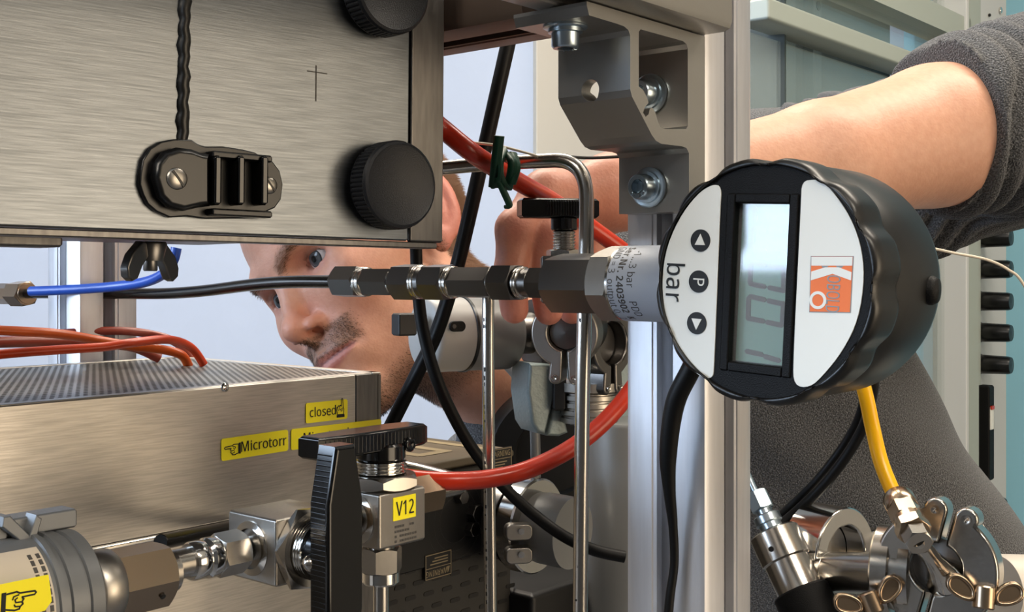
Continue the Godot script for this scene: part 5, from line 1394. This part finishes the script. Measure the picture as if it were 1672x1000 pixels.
# ---------------------------------------------------------------- glass cabinet
func cabinet():
	var x := Transform3D(Basis(A, Vector3.UP, -B), W(1245, 448, 1.45))
	var t := thing("glass_cabinet", "tall grey framed cabinet with glass doors behind the man's arm", "cabinet", x)
	var px2 := func(px: float) -> float: return hit(x, px, 448, 0.0).x
	var w: float = px2.call(1562)
	var g: G
	var rail := func(nm: String, a: Array, b: Array, th: float):      # a rail between two pixels of its upper edge and lower edge
		var p := hit(x, a[0], a[1]); var q := hit(x, b[0], b[1])
		var h := p.y - q.y
		var gg := G.new(); gg.box(off((w - 0.03) / 2, (p.y + q.y) / 2, 0), Vector3(w + 0.03, h, th), 0.004); part(nm, gg, "cab_frame", t)
	rail.call("rail", [1245, 6], [1245, 42], 0.05)
	rail.call("rail", [1540, 60], [1540, 30], 0.05)
	rail.call("rail", [1545, 765], [1545, 790], 0.05)
	g = G.new(); g.box(off(w + 0.012, 0.05, 0), Vector3(0.055, 2.2, 0.05), 0.004); part("stile", g, "cab_frame", t)
	g = G.new(); g.box(off(w - 0.03, 0.05, 0.004), Vector3(0.012, 2.2, 0.05), 0.002); part("door_edge", g, "cab_white", t)
	for q in [[-0.02, w - 0.035, -1.0, 0.30], [-0.02, w - 0.035, 0.335, 0.9]]:
		g = G.new(); g.box(off((q[0] + q[1]) / 2, (q[2] + q[3]) / 2, -0.01), Vector3(q[1] - q[0], q[3] - q[2], 0.005)); part("glass_pane", g, "cab_glass", t)
	g = G.new(); g.box(off((w + 0.24) / 2, 0.05, -0.20), Vector3(w + 0.12, 2.3, 0.02)); g.box(off(0.04, 0.05, -0.10) * Transform3D(Basis(Vector3.UP, 0.3), Vector3.ZERO), Vector3(0.012, 2.3, 0.20)); part("back_panel", g, "cab_back", t)
	for k in [[0.30, 0.05], [0.45, 0.04], [0.56, 0.06], [0.72, 0.03]]:
		g = G.new(); g.box(off(w * k[0] + 0.02, 0.05, -0.18), Vector3(k[1], 2.2, 0.02), 0.002); var o := part("shelf_upright", g, "cab_strip", t)
		for j in 6:
			g = G.new(); g.cyl(fr(Vector3(w * k[0] + 0.02, -0.5 + j * 0.19, -0.1695), Vector3(0, 0, 1)), 0.008, 0, 0.001, 0.0, 14); part("upright_hole", g, "ink", o)
	g = G.new(); g.box(off(w / 2, -1.05, -0.10), Vector3(w, 0.06, 0.2), 0.004); g.box(off(w / 2, 1.1, -0.10), Vector3(w, 0.06, 0.2), 0.004); part("cabinet_frame", g, "cab_frame", t)
	# rail with knobs
	var rx := Transform3D(Basis(A, Vector3.UP, -B), W(1578, 448, 2.02))
	t = thing("instrument_panel", "narrow white upright panel right of the glass cabinet", "panel", rx)
	var rw: float = hit(rx, 1644, 448).x
	g = G.new(); g.box(off(rw / 2, 0.05, -0.03), Vector3(rw, 2.2, 0.06), 0.004); part("panel_face", g, "cab_white", t)
	g = G.new(); g.box(off(rw * 0.12, 0.05, 0.003), Vector3(rw * 0.2, 2.2, 0.012), 0.002); part("panel_edge", g, "cab_frame", t)
	for q in [[1632, 17, "steel_bright"], [1614, 25, "ink"], [1620, 848, "ink"], [1612, 334, "ink"]]:
		var p := hit(rx, q[0], q[1])
		g = G.new(); g.cyl(fr(Vector3(p.x, p.y, 0), Vector3(0, 0, 1)), 0.006 if q[2] != "ink" else 0.003, 0, 0.004, 0.001, 18); part("screw", g, q[2], t)
	# switch strip
	var s0 := hit(rx, 1593, 628); var s1 := hit(rx, 1593, 782)
	var o := thing("switch_module", "black switch module with a small white and red label on the narrow panel", "switch", rx)
	g = G.new(); g.box(off(rw * 0.20, (s0.y + s1.y) / 2, 0.018), Vector3(0.028, s0.y - s1.y, 0.022), 0.003); part("body", g, "black_matte", o)
	g = G.new(); g.box(off(rw * 0.20 - 0.004, lerpf(s0.y, s1.y, 0.34), 0.030), Vector3(0.014, 0.04, 0.003), 0.0008); part("label", g, "face_white", o)
	g = G.new(); g.box(off(rw * 0.20 - 0.004, lerpf(s0.y, s1.y, 0.23), 0.031), Vector3(0.014, 0.006, 0.003)); part("red_mark", g, "hose_red", o)
	g = G.new(); g.cyl(fr(Vector3(rw * 0.3, hit(rx, 1604, 792).y, 0.0), Vector3(0, 0, 1)), 0.004, 0, 0.006, 0.001, 14); part("status_light", g, "led_green", o)
	for i in 6:
		var py: float = [389, 440, 492, 543, 595, 822][i]
		var p := hit(rx, 1597, py)
		var k := thing("control_knob", ["topmost black knob of the column on the narrow panel", "second black knob from the top on the narrow panel, behind the thin wire", "third black knob from the top on the narrow panel", "fourth black knob from the top on the narrow panel", "fifth black knob on the narrow panel, just above the switch module", "lowest black knob on the narrow panel, below the switch module"][i], "knob", rx * off(rw * 0.30, p.y, 0), "black knobs on the narrow panel")
		var kx := fr(Vector3.ZERO, Vector3(0, 0, 1))
		g = G.new()
		if i < 5: g.lathe([V(0, 0), V(0.0165, 0), V(0.0172, 0.002), V(0.0156, 0.050), V(0.0140, 0.055), V(0, 0.056)], kx, 32)
		else: g.lathe([V(0, 0), V(0.024, 0), V(0.025, 0.004), V(0.022, 0.022), V(0.011, 0.024), V(0.011, 0.030), V(0.014, 0.032), V(0.014, 0.042), V(0.012, 0.045), V(0, 0.045)], kx, 32)
		part("knob_body", g, "black_plastic", k)
		g = G.new(); g.lathe([V(0, -0.001), V(0.018, -0.001), V(0.018, 0.003), V(0.0155, 0.0035)], kx, 28); part("knob_collar", g, "black_matte", k)

# ---------------------------------------------------------------- the man
func sm(a: float, b: float, k: float) -> float:
	var h := maxf(k - absf(a - b), 0.0) / k
	return minf(a, b) - h * h * k * 0.25

func sx_(a: float, b: float, k: float) -> float:         # smooth cut of b out of a
	var h := maxf(k - absf(a + b), 0.0) / k
	return maxf(a, -b) + h * h * k * 0.25

func ell(p: Vector3, c: Vector3, r: Vector3) -> float:
	var q := (p - c) / r
	var k0 := q.length()
	if k0 < 1e-4: return -minf(r.x, minf(r.y, r.z))
	return k0 * (k0 - 1.0) / (q / r).length()

func cap(p: Vector3, a: Vector3, b: Vector3, ra: float, rb: float) -> float:
	var ab := b - a
	var t := clampf((p - a).dot(ab) / ab.length_squared(), 0.0, 1.0)
	return (p - a - ab * t).length() - lerpf(ra, rb, t)

# surface nets: one vertex in each cell that the surface crosses
func surf(lo: Vector3, hi: Vector3, cell: float, f: Callable, x: Transform3D, g: G, colour = null, slack := 1.25) -> Array:
	var nx := int(ceil((hi.x - lo.x) / cell)) + 2; var ny := int(ceil((hi.y - lo.y) / cell)) + 2; var nz := int(ceil((hi.z - lo.z) / cell)) + 2
	var val := PackedFloat32Array(); val.resize(nx * ny * nz); val.fill(1e9)
	var bs := 5
	var sxy := nx * ny
	var act := []
	var half := cell * bs * 0.87 * slack
	for bz in range(0, nz - 1, bs):
		for by in range(0, ny - 1, bs):
			for bx in range(0, nx - 1, bs):
				var c := lo + Vector3(bx + bs * 0.5, by + bs * 0.5, bz + bs * 0.5) * cell
				var d: float = f.call(c)
				if absf(d) > half: continue
				act.append(Vector3i(bx, by, bz))
				for k in range(bz, mini(bz + bs + 1, nz)):
					for j in range(by, mini(by + bs + 1, ny)):
						var base := k * sxy + j * nx
						for i in range(bx, mini(bx + bs + 1, nx)):
							if val[base + i] > 1e8: val[base + i] = f.call(lo + Vector3(i, j, k) * cell)
	var vi := PackedInt32Array(); vi.resize(nx * ny * nz); vi.fill(-1)
	var vs := PackedVector3Array()
	var cells := []
	var corner := [0, 1, nx, nx + 1, sxy, sxy + 1, sxy + nx, sxy + nx + 1]
	var edges := [[0, 1], [2, 3], [4, 5], [6, 7], [0, 2], [1, 3], [4, 6], [5, 7], [0, 4], [1, 5], [2, 6], [3, 7]]
	for b in act:
		for k in range(b.z, mini(b.z + bs, nz - 1)):
			for j in range(b.y, mini(b.y + bs, ny - 1)):
				for i in range(b.x, mini(b.x + bs, nx - 1)):
					var o: int = k * sxy + j * nx + i
					if vi[o] >= 0: continue
					var m := 0; var bad := false
					for c in 8:
						var v := val[o + corner[c]]
						if v > 1e8: bad = true
						if v < 0.0: m |= 1 << c
					if bad or m == 0 or m == 255: continue
					var s := Vector3.ZERO; var n := 0
					for e in edges:
						var c0: int = e[0]; var c1: int = e[1]
						if ((m >> c0) & 1) != ((m >> c1) & 1):
							var v0 := val[o + corner[c0]]; var v1 := val[o + corner[c1]]
							var t := v0 / (v0 - v1)
							s += Vector3(c0 & 1, (c0 >> 1) & 1, c0 >> 2).lerp(Vector3(c1 & 1, (c1 >> 1) & 1, c1 >> 2), t); n += 1
					vi[o] = vs.size()
					vs.append(lo + (Vector3(i, j, k) + s / n) * cell)
					cells.append(o)
	var tris := PackedInt32Array()
	var step := [1, nx, sxy]
	for o in cells:
		for a in 3:
			var u: int = step[(a + 1) % 3]; var w: int = step[(a + 2) % 3]
			if o < u + w: continue
			var in0 := val[o] < 0.0; var v1 := val[o + step[a]]
			if in0 == (v1 < 0.0): continue
			var p0 := vi[o]; var p1 := vi[o - u]; var p2 := vi[o - u - w]; var p3 := vi[o - w]
			if p1 < 0 or p2 < 0 or p3 < 0: continue
			if in0: tris.append_array([p0, p1, p2, p0, p2, p3])
			else: tris.append_array([p0, p2, p1, p0, p3, p2])
	var nn := PackedVector3Array(); nn.resize(vs.size())
	for t in range(0, tris.size(), 3):
		var a := vs[tris[t]]; var b := vs[tris[t + 1]]; var c := vs[tris[t + 2]]
		var n := (b - a).cross(c - a)
		for e in 3: nn[tris[t + e]] += n
	var sgn := 1.0
	if vs.size() > 0:      # normals outwards
		var q := 0.0
		for t in range(0, mini(vs.size(), 200)):
			var n := nn[t].normalized()
			q += f.call(vs[t] + n * cell) - f.call(vs[t] - n * cell)
		if q < 0: sgn = -1.0
	var wv := []; var wn := []; var wc := []
	for i in vs.size():
		nn[i] = nn[i].normalized() * sgn
		wv.append(x * vs[i]); wn.append((x.basis * nn[i]).normalized())
		if colour != null: wc.append(colour.call(vs[i]))
	for t in range(0, tris.size(), 3):
		var a := tris[t]; var b := tris[t + 1]; var c := tris[t + 2]
		var gn: Vector3 = (wv[c] - wv[a]).cross(wv[b] - wv[a])
		if gn.dot(wn[a] + wn[b] + wn[c]) < 0:
			var tmp := b; b = c; c = tmp
		g.v.append(wv[a]); g.v.append(wv[b]); g.v.append(wv[c]); g.n.append(wn[a]); g.n.append(wn[b]); g.n.append(wn[c])
		if colour != null:
			g.c.append(wc[a]); g.c.append(wc[b]); g.c.append(wc[c])
	if colour != null: g.tinted = true
	return [vs, nn]

var HEAD := Transform3D()
var neck_end := Vector3()

func head_frame() -> Transform3D:      # head axes in millimetres: x his left, y up, z where he faces; origin midway between the eyes
	var los := Vector3(0.145, 0.02, 1).normalized()      # from the head to the camera
	var right := Vector3.UP.cross(los).normalized()
	var up := los.cross(right)
	var to := func(v: Vector3) -> Vector3: return (right * v.x + up * v.y + los * v.z).normalized()
	var hx: Vector3 = to.call(Vector3(0.456, 0.487, 0.735))
	var hy: Vector3 = to.call(Vector3(-0.506, 0.840, -0.248))
	var hz := hx.cross(hy).normalized()
	hy = hz.cross(hx)
	return Transform3D(Basis(hx, hy, hz) * 0.001, W(478, 460, 0.876))

func head_f(p: Vector3) -> float:
	var q := Vector3(absf(p.x), p.y, p.z)
	var d := ell(p, Vector3(0, 36, -86), Vector3(76, 82, 98))
	d = sm(d, ell(p, Vector3(0, -26, -44), Vector3(61, 76, 51)), 24.0)
	d = sm(d, cap(q, Vector3(0, -103, -14), Vector3(52, -64, -74), 16.0, 15.0), 22.0)
	d = sm(d, cap(p, Vector3(0, -62, -98), neck_end, 56.0, 62.0), 26.0)
	if p.z > -70.0:
		d = sm(d, cap(q, Vector3(44, -24, -20), Vector3(60, -18, -48), 17.0, 12.0), 20.0)
		d = sm(d, cap(q, Vector3(0, 15, 5), Vector3(26, 16, 3), 8.0, 8.0), 12.0)
		d = sm(d, cap(q, Vector3(26, 16, 3), Vector3(50, 7, -19), 8.0, 7.5), 12.0)
		d = sx_(d, ell(q, Vector3(30, -1, 8), Vector3(17, 9.5, 14)), 9.0)
		d = sm(d, ell(p, Vector3(0, -68, -10), Vector3(32, 27, 23)), 16.0)
		d = sm(d, ell(p, Vector3(0, -103, 0), Vector3(19, 15, 15)), 14.0)
		d = sm(d, cap(p, Vector3(0, 8, 4.5), Vector3(0, -31, 18), 6.5, 8.0), 10.0)
		d = sm(d, ell(p, Vector3(0, -36.5, 22), Vector3(9.5, 8.5, 9.5)), 7.0)
		d = sm(d, ell(q, Vector3(12.5, -41, 11), Vector3(6.0, 7.0, 9)), 5.0)
		d = sm(d, cap(p, Vector3(0, -43, 21), Vector3(0, -51, 11), 4.0, 4.5), 5.0)
		d = sx_(d, ell(q, Vector3(7.2, -47.0, 12.5), Vector3(4.0, 5.0, 8.0)), 1.5)
		d = sm(d, cap(q, Vector3(0, -63.6, 14.2), Vector3(27, -68.0, 0.5), 3.6, 2.2), 4.0)
		d = sm(d, cap(q, Vector3(0, -74.0, 12.6), Vector3(24, -70.5, 2.0), 5.2, 2.6), 4.5)
		d = sx_(d, cap(q, Vector3(0, -68.4, 19.0), Vector3(30, -68.8, 2.0), 1.6, 1.4), 2.0)
		d = sx_(d, cap(q, Vector3(15, -47, 13), Vector3(34, -68, 2), 2.0, 2.0), 9.0)
		d = sx_(d, cap(q, Vector3(22, 6.2, 6), Vector3(43, 5.5, -4), 1.0, 1.0), 3.0)
		# lids over the eyeball, with the opening
		var e := ell(q, Vector3(31, 0.5, -14.5), Vector3(14.6, 13.8, 14.0))
		d = sm(d, e, 3.0)
		d = sx_(d, ell(q, Vector3(31, -0.4, -2), Vector3(13.4, 4.7, 11)), 1.2)
	if q.x > 52.0 and p.z < -55.0:
		var c := q - Vector3(76, -4, -96)
		c = Vector3(c.x * 0.94 + c.z * 0.34, c.y * 0.97 - c.z * 0.2, -c.x * 0.34 + c.z * 0.94 + c.y * 0.2)
		var er := ell(c, Vector3(0, 2, 0), Vector3(6.0, 33, 20))
		er = sm(er, ell(c, Vector3(-1, -27, 6), Vector3(5, 11, 8)), 6.0)
		er = sx_(er, ell(c, Vector3(7.0, 3, 1), Vector3(7.5, 25, 13.5)), 2.5)
		er = sm(er, ell(c, Vector3(2.0, 3, -1), Vector3(3, 17, 5)), 4.0)
		d = sm(d, er, 6.0)
	return d

func sstep(a: float, b: float, x: float) -> float:
	var t := clampf((x - a) / (b - a), 0.0, 1.0)
	return t * t * (3 - 2 * t)

func beard(p: Vector3) -> float:
	var ax := absf(p.x)
	var m := sstep(-45, -49, p.y) * sstep(-65.5 - ax * 0.10, -62.0 - ax * 0.10, p.y) * sstep(38, 28, ax) * sstep(-8, 0, p.z)     # moustache
	var side := 0.0
	var jaw := sstep(-76.0 - 18.0 * sstep(60, 20, ax), -92.0 - 14.0 * sstep(60, 20, ax), p.y) * sstep(-110, -80, p.z) * sstep(-135, -120, p.y)
	var burn := sstep(58, 64, ax) * sstep(-88, -80, p.z) * sstep(-56, -66, p.z) * sstep(-80, -50, p.y) * sstep(40, 20, p.y)
	var soul := sstep(12, 6, ax) * sstep(-80, -83, p.y) * sstep(-95, -88, p.y) * 0.35 * sstep(-10, 0, p.z)
	return clampf(maxf(maxf(m, jaw * 0.85), maxf(maxf(burn * 0.75, soul), side)), 0, 1)

func scalp(p: Vector3) -> float:
	var ax := absf(p.x)
	var line := sstep(-60, -78, p.z) * sstep(8, 20, p.y + (p.z + 80) * -0.15)
	var nape := sstep(-98, -108, p.z) * sstep(-96, -78, p.y)
	var crown := sstep(68, 80, p.y) * sstep(5, -10, p.z)
	var ear := sstep(71, 75, ax) * sstep(-124, -117, p.z) * sstep(-72, -80, p.z) * sstep(36, 30, absf(p.y + 2))
	return clampf(maxf(maxf(line, nape), crown) - 2.0 * ear, 0, 1)

func brow(p: Vector3) -> float:
	var ax := absf(p.x)
	var yc := 11.5 + 4.0 * sin(clampf((ax - 10) / 40.0, 0, 1) * 2.4)
	var th := lerpf(6.5, 3.0, clampf((ax - 12) / 38.0, 0, 1))
	yc -= 3.5 * sstep(16, 6, ax)
	return sstep(4.5, 9, ax) * sstep(56, 48, ax) * sstep(th, th * 0.4, absf(p.y - yc)) * sstep(-40, -30, p.z)

const SKIN := Color(0.66, 0.345, 0.235)

func head_colour(p: Vector3) -> Color:
	var ax := absf(p.x)
	var c := SKIN
	c = c.lerp(Color(0.64, 0.27, 0.19), 0.55 * sstep(26, 8, Vector3(ax - 8, p.y + 38, (p.z - 14) * 0.8).length()))            # nose
	c = c.lerp(Color(0.66, 0.28, 0.19), 0.4 * sstep(34, 10, Vector3(ax - 44, p.y + 36, p.z + 14).length()))            # cheek
	c = c.lerp(Color(0.56, 0.19, 0.14), 0.85 * sstep(66, 74, ax) * sstep(-60, -76, p.z) * sstep(-130, -120, p.z))             # ear
	var lid := Vector3(ax - 31, (p.y - 0.2) * 1.6, p.z + 2).length()
	c = c.lerp(Color(0.50, 0.22, 0.17), 0.55 * sstep(22, 12, lid))
	var lip := sstep(30, 25, ax) * sstep(-61.0 - ax * ax * 0.008, -63.4 - ax * ax * 0.006, p.y) * sstep(-79.5 + ax * ax * 0.009, -76.5 + ax * ax * 0.008, p.y) * sstep(-4, 3, p.z)
	c = c.lerp(Color(0.44, 0.155, 0.125), 0.85 * lip)
	c = c.lerp(Color(0.14, 0.03, 0.03), 0.85 * sstep(1.6, 0.5, absf(p.y + 68.5)) * sstep(31, 27, ax) * sstep(-4, 3, p.z))
	c = c.lerp(Color(0.21, 0.115, 0.07), 0.68 * beard(p))
	c = c.lerp(Color(0.17, 0.10, 0.06), 0.55 * brow(p))
	c = c.lerp(Color(0.20, 0.125, 0.075), 0.80 * scalp(p))
	return c

func strands(g: G, vs: PackedVector3Array, nn: PackedVector3Array, dens: Callable, per: float, dir: Callable, len0: float, len1: float, w: float):
	for i in vs.size():
		var k: float = dens.call(vs[i]) * per
		while k > 0.0:
			if rng.randf() < k:
				var n := nn[i]
				var j := Vector3(rng.randf_range(-1, 1), rng.randf_range(-1, 1), rng.randf_range(-1, 1))
				var o := vs[i] + (j - n * j.dot(n)) * 1.1 - n * 0.3
				var d: Vector3 = (dir.call(vs[i], n) + j * 0.28).normalized()
				var l := rng.randf_range(len0, len1)
				var s := d.cross(n + j * 0.5).normalized() * w * 0.5
				var mid := o + d * l * 0.55 + n * l * 0.06
				var e := o + d * l - n * l * 0.02
				var wn := (HEAD.basis * n).normalized()
				g.tri(HEAD * (o - s), HEAD * (o + s), HEAD * (mid + s * 0.8), wn, wn, wn)
				g.tri(HEAD * (o - s), HEAD * (mid + s * 0.8), HEAD * (mid - s * 0.8), wn, wn, wn)
				g.tri(HEAD * (mid - s * 0.8), HEAD * (mid + s * 0.8), HEAD * e, wn, wn, wn)
			k -= 1.0

var fingers := []
var arm := []

func arm_f(p: Vector3) -> float:
	var d := 1e9
	for c in arm: d = sm(d, cap(p, c[0], c[1], c[2], c[3]), c[4] * 0.45)
	var h := 1e9
	for c in fingers:
		var e := 1e9
		for k in c: e = sm(e, cap(p, k[0], k[1], k[2], k[3]), 0.004)
		h = sm(h, e, 0.0022)
	return sm(d, h, 0.009)

func arm_colour(p: Vector3) -> Color:
	var c := SKIN.lerp(Color(0.70, 0.40, 0.26), 0.5)
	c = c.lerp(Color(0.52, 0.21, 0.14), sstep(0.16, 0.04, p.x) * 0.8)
	for f in fingers:
		var t: Vector3 = f[f.size() - 1][1]
		c = c.lerp(Color(0.66, 0.24, 0.18), 0.6 * sstep(0.02, 0.006, p.distance_to(t)))
		var kn: Vector3 = f[0][1]
		c = c.lerp(Color(0.52, 0.20, 0.14), 0.55 * sstep(0.011, 0.004, p.distance_to(kn + Vector3(0, 0, 0.008))))
	return c

var sleeve := []
var torso := []
var cuff_o := Vector3(); var cuff_n := Vector3()

func torso_f(p: Vector3) -> float:
	var d := 1e9
	for c in torso: d = sm(d, cap(p, c[0], c[1], c[2], c[3]), 0.05)
	d += 0.0022 * sin(p.x * 60 + p.y * 55 + 1.5 * sin(p.y * 21))
	var e := cap(p, sleeve[2][0], sleeve[2][1], sleeve[2][2] - 0.002, sleeve[2][3])
	return sm(d, e, 0.03)

func sleeve_f(p: Vector3) -> float:      # gathered folds behind the cuff
	var best := 1e9
	for c in sleeve: best = sm(best, cap(p, c[0], c[1], c[2], c[3]), 0.012)
	var q := (p - cuff_o).dot(cuff_n)          # > 0 beyond the cuff
	var run := -q
	var wob := 0.006 * sin(p.y * 42.0 + p.z * 20.0) + 0.003 * sin(p.x * 70.0 + p.y * 60.0)
	var w := (run + wob) * 172.0
	var ridge := absf(sin(w)) * 0.75 + 0.25 * absf(sin(w * 0.5 + 1.0))
	best -= 0.0090 * sstep(0.17, 0.08, run) * (ridge - 0.12) + 0.0015 * sin(p.y * 120.0 + p.x * 40.0) * 0.4
	best = maxf(best, q)
	return sx_(best, arm_core(p), 0.003)

func arm_core(p: Vector3) -> float:
	var d := 1e9
	for c in arm: d = minf(d, cap(p, c[0], c[1], c[2] - 0.003, c[3] - 0.003))
	return d

func person():
	var t := thing("person", "man with a moustache in a grey sweater, peering through the rack, hand on a valve", "person")
	HEAD = head_frame()
	neck_end = HEAD.affine_inverse() * W(905, 640, 0.985)
	# arm and hand
	arm = [
		[W(1690, 196, 0.82), W(1525, 222, 0.765), 0.050, 0.0455, 0.02],
		[W(1525, 222, 0.765), W(1340, 268, 0.715), 0.0455, 0.0375, 0.02],
		[W(1340, 268, 0.715), W(1110, 305, 0.67), 0.0375, 0.0265, 0.02],
		[W(1110, 308, 0.67), W(1000, 312, 0.652), 0.0255, 0.0200, 0.02],
		[W(1000, 312, 0.652), W(893, 318, 0.632), 0.0200, 0.0125, 0.018],
		[W(1000, 316, 0.660), W(930, 336, 0.655), 0.0200, 0.0140, 0.018],
		[W(1000, 316, 0.668), W(945, 345, 0.668), 0.0190, 0.0130, 0.018]]
	var J := func(q: Array) -> Array:
		var o := []
		for i in q.size() - 1: o.append([W(q[i][0], q[i][1], q[i][2]), W(q[i + 1][0], q[i + 1][1], q[i + 1][2]), q[i][3], q[i + 1][3]])
		return o
	fingers = [
		J.call([[890, 318, 0.632, 0.0118], [842, 374, 0.618, 0.0104], [834, 446, 0.618, 0.0086], [840, 506, 0.624, 0.0076]]),
		J.call([[930, 330, 0.640, 0.0118], [893, 384, 0.624, 0.0103], [888, 450, 0.623, 0.0086], [896, 508, 0.630, 0.0078]]),
		J.call([[955, 342, 0.655, 0.0112], [935, 396, 0.645, 0.0092], [930, 455, 0.643, 0.0082], [934, 508, 0.646, 0.0074]]),
		J.call([[972, 352, 0.668, 0.0100], [965, 400, 0.662, 0.0082], [962, 450, 0.660, 0.0074], [958, 490, 0.660, 0.0066]]),
		J.call([[1000, 330, 0.676, 0.0125], [930, 392, 0.690, 0.0105], [890, 450, 0.684, 0.0088]])]
	var g := G.new()
	var lo := Vector3(-0.012, EYE - 0.030, -0.86); var hi := Vector3(0.42, EYE + 0.17, -0.585)
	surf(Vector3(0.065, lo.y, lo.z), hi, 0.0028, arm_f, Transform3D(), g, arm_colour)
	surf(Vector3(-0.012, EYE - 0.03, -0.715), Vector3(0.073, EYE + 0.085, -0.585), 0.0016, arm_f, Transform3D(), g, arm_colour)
	# head and neck, millimetre grid
	var hv := surf(Vector3(-84, -215, -190), Vector3(90, 124, 42), 2.1, head_f, HEAD, g, head_colour)
	part("body", g, "skin", t)
	# eyes
	for s in [1.0, -1.0]:
		g = G.new(); g.tinted = true
		eye(g, HEAD * Transform3D(Basis(), Vector3(31 * s, 0.2, -14.2)), 12.7)
		part("eye", g, "eye", t)
	# hair
	var vs: PackedVector3Array = hv[0]; var nn: PackedVector3Array = hv[1]
	g = G.new()
	strands(g, vs, nn, scalp, 3.0, func(p, n): return Vector3(0.1 * p.x / 70.0, -0.5, -0.7) + n * 0.35, 5.0, 9.0, 0.5)
	part("hair", g, "hair_light", t)
	g = G.new()
	strands(g, vs, nn, func(p): return beard(p) * (1.0 if p.y > -68 and p.z > -6 else 0.6), 6.0, func(p, n): return Vector3(signf(p.x) * (0.25 + 0.5 * sstep(4, 24, absf(p.x))), -0.8, -0.1) + n * 0.30, 1.3, 3.0, 0.24)
	part("beard", g, "hair", t, "short brown moustache and stubble")
	g = G.new()
	strands(g, vs, nn, brow, 4.0, func(p, n): return Vector3(signf(p.x) * 0.9, 0.35 - 0.012 * absf(p.x), -0.3) + n * 0.22, 3.0, 6.0, 0.26)
	part("eyebrows", g, "hair_light", t)
	g = G.new()
	for s in [1.0, -1.0]:
		for i in 46:
			var a := lerpf(0.25, PI - 0.25, i / 45.0)
			var o := Vector3(31 * s + cos(a) * 12.0, 0.2 + sin(a) * 4.6, -0.6 - 3.4 * absf(cos(a)))
			var d := Vector3(cos(a) * 0.5, 0.7, 1.0).normalized() * rng.randf_range(3.0, 5.0)
			var w := Vector3(0.14, 0, 0)
			var wn := (HEAD.basis * Vector3(0, 0.5, 1)).normalized()
			g.tri(HEAD * (o - w), HEAD * (o + w), HEAD * (o + d), wn, wn, wn)
	part("eyelashes", g, "hair", t)
	# sweater
	cuff_o = W(1543, 212, 0.768); cuff_n = Vector3(-0.93, -0.06, 0.33).normalized()
	sleeve = [[W(1430, 226, 0.75), W(1690, 186, 0.815), 0.0490, 0.0620], [W(1690, 186, 0.815), W(1640, 235, 0.93), 0.0620, 0.066], [W(1640, 235, 0.93), W(1250, 345, 1.0), 0.066, 0.080]]
	torso = [[W(1240, 345, 1.0), W(1170, 480, 1.02), 0.080, 0.12], [W(1170, 500, 1.02), W(1560, 1180, 1.10), 0.126, 0.132], [W(930, 730, 1.03), W(1400, 980, 1.10), 0.075, 0.15], [W(815, 775, 1.08), W(1000, 860, 1.12), 0.056, 0.11], [W(812, 738, 0.965), W(960, 742, 0.99), 0.036, 0.05], [W(905, 655, 1.0), W(1180, 480, 1.02), 0.062, 0.10]]
	g = G.new()
	surf(Vector3(-0.09, EYE - 0.30, -1.26), Vector3(0.45, EYE + 0.16, -0.84), 0.0062, torso_f, Transform3D(), g)
	surf(Vector3(0.22, EYE - 0.01, -0.97), Vector3(0.415, EYE + 0.225, -0.68), 0.0025, sleeve_f, Transform3D(), g, null, 2.1)
	part("sweater", g, "sweater", t, "heather grey knitted sweater with pushed up sleeve")

func eye(g: G, x: Transform3D, r: float):
	var seg := 40
	var look := Basis.looking_at(Vector3(0.10, -0.03, 1), Vector3.UP)
	var ang := [0.0, 0.10, 0.19, 0.20, 0.30, 0.46, 0.49, 0.56, 0.8, 1.2, 1.7, 2.4, PI]
	var cols := [Color(0.006, 0.006, 0.007), Color(0.006, 0.006, 0.007), Color(0.006, 0.006, 0.007), Color(0.055, 0.062, 0.065), Color(0.075, 0.085, 0.09), Color(0.05, 0.058, 0.064), Color(0.025, 0.03, 0.035), Color(0.44, 0.41, 0.40), Color(0.46, 0.42, 0.40), Color(0.62, 0.50, 0.46), Color(0.6, 0.45, 0.42), Color(0.6, 0.45, 0.42), Color(0.6, 0.45, 0.42)]
	for i in ang.size() - 1:
		for j in seg:
			var p := []
			for k in [[i, j], [i, j + 1], [i + 1, j + 1], [i + 1, j]]:
				var a: float = ang[k[0]]; var b: float = TAU * k[1] / seg
				var d := look * Vector3(sin(a) * cos(b), sin(a) * sin(b), -cos(a))
				p.append([d * r, d])
			g.col = cols[i + 1] if i < 2 else cols[i]
			var n := []
			for k in p: n.append((x.basis * k[1]).normalized())
			g.quad(x * p[0][0], x * p[1][0], x * p[2][0], x * p[3][0], n[0], n[1], n[2], n[3])
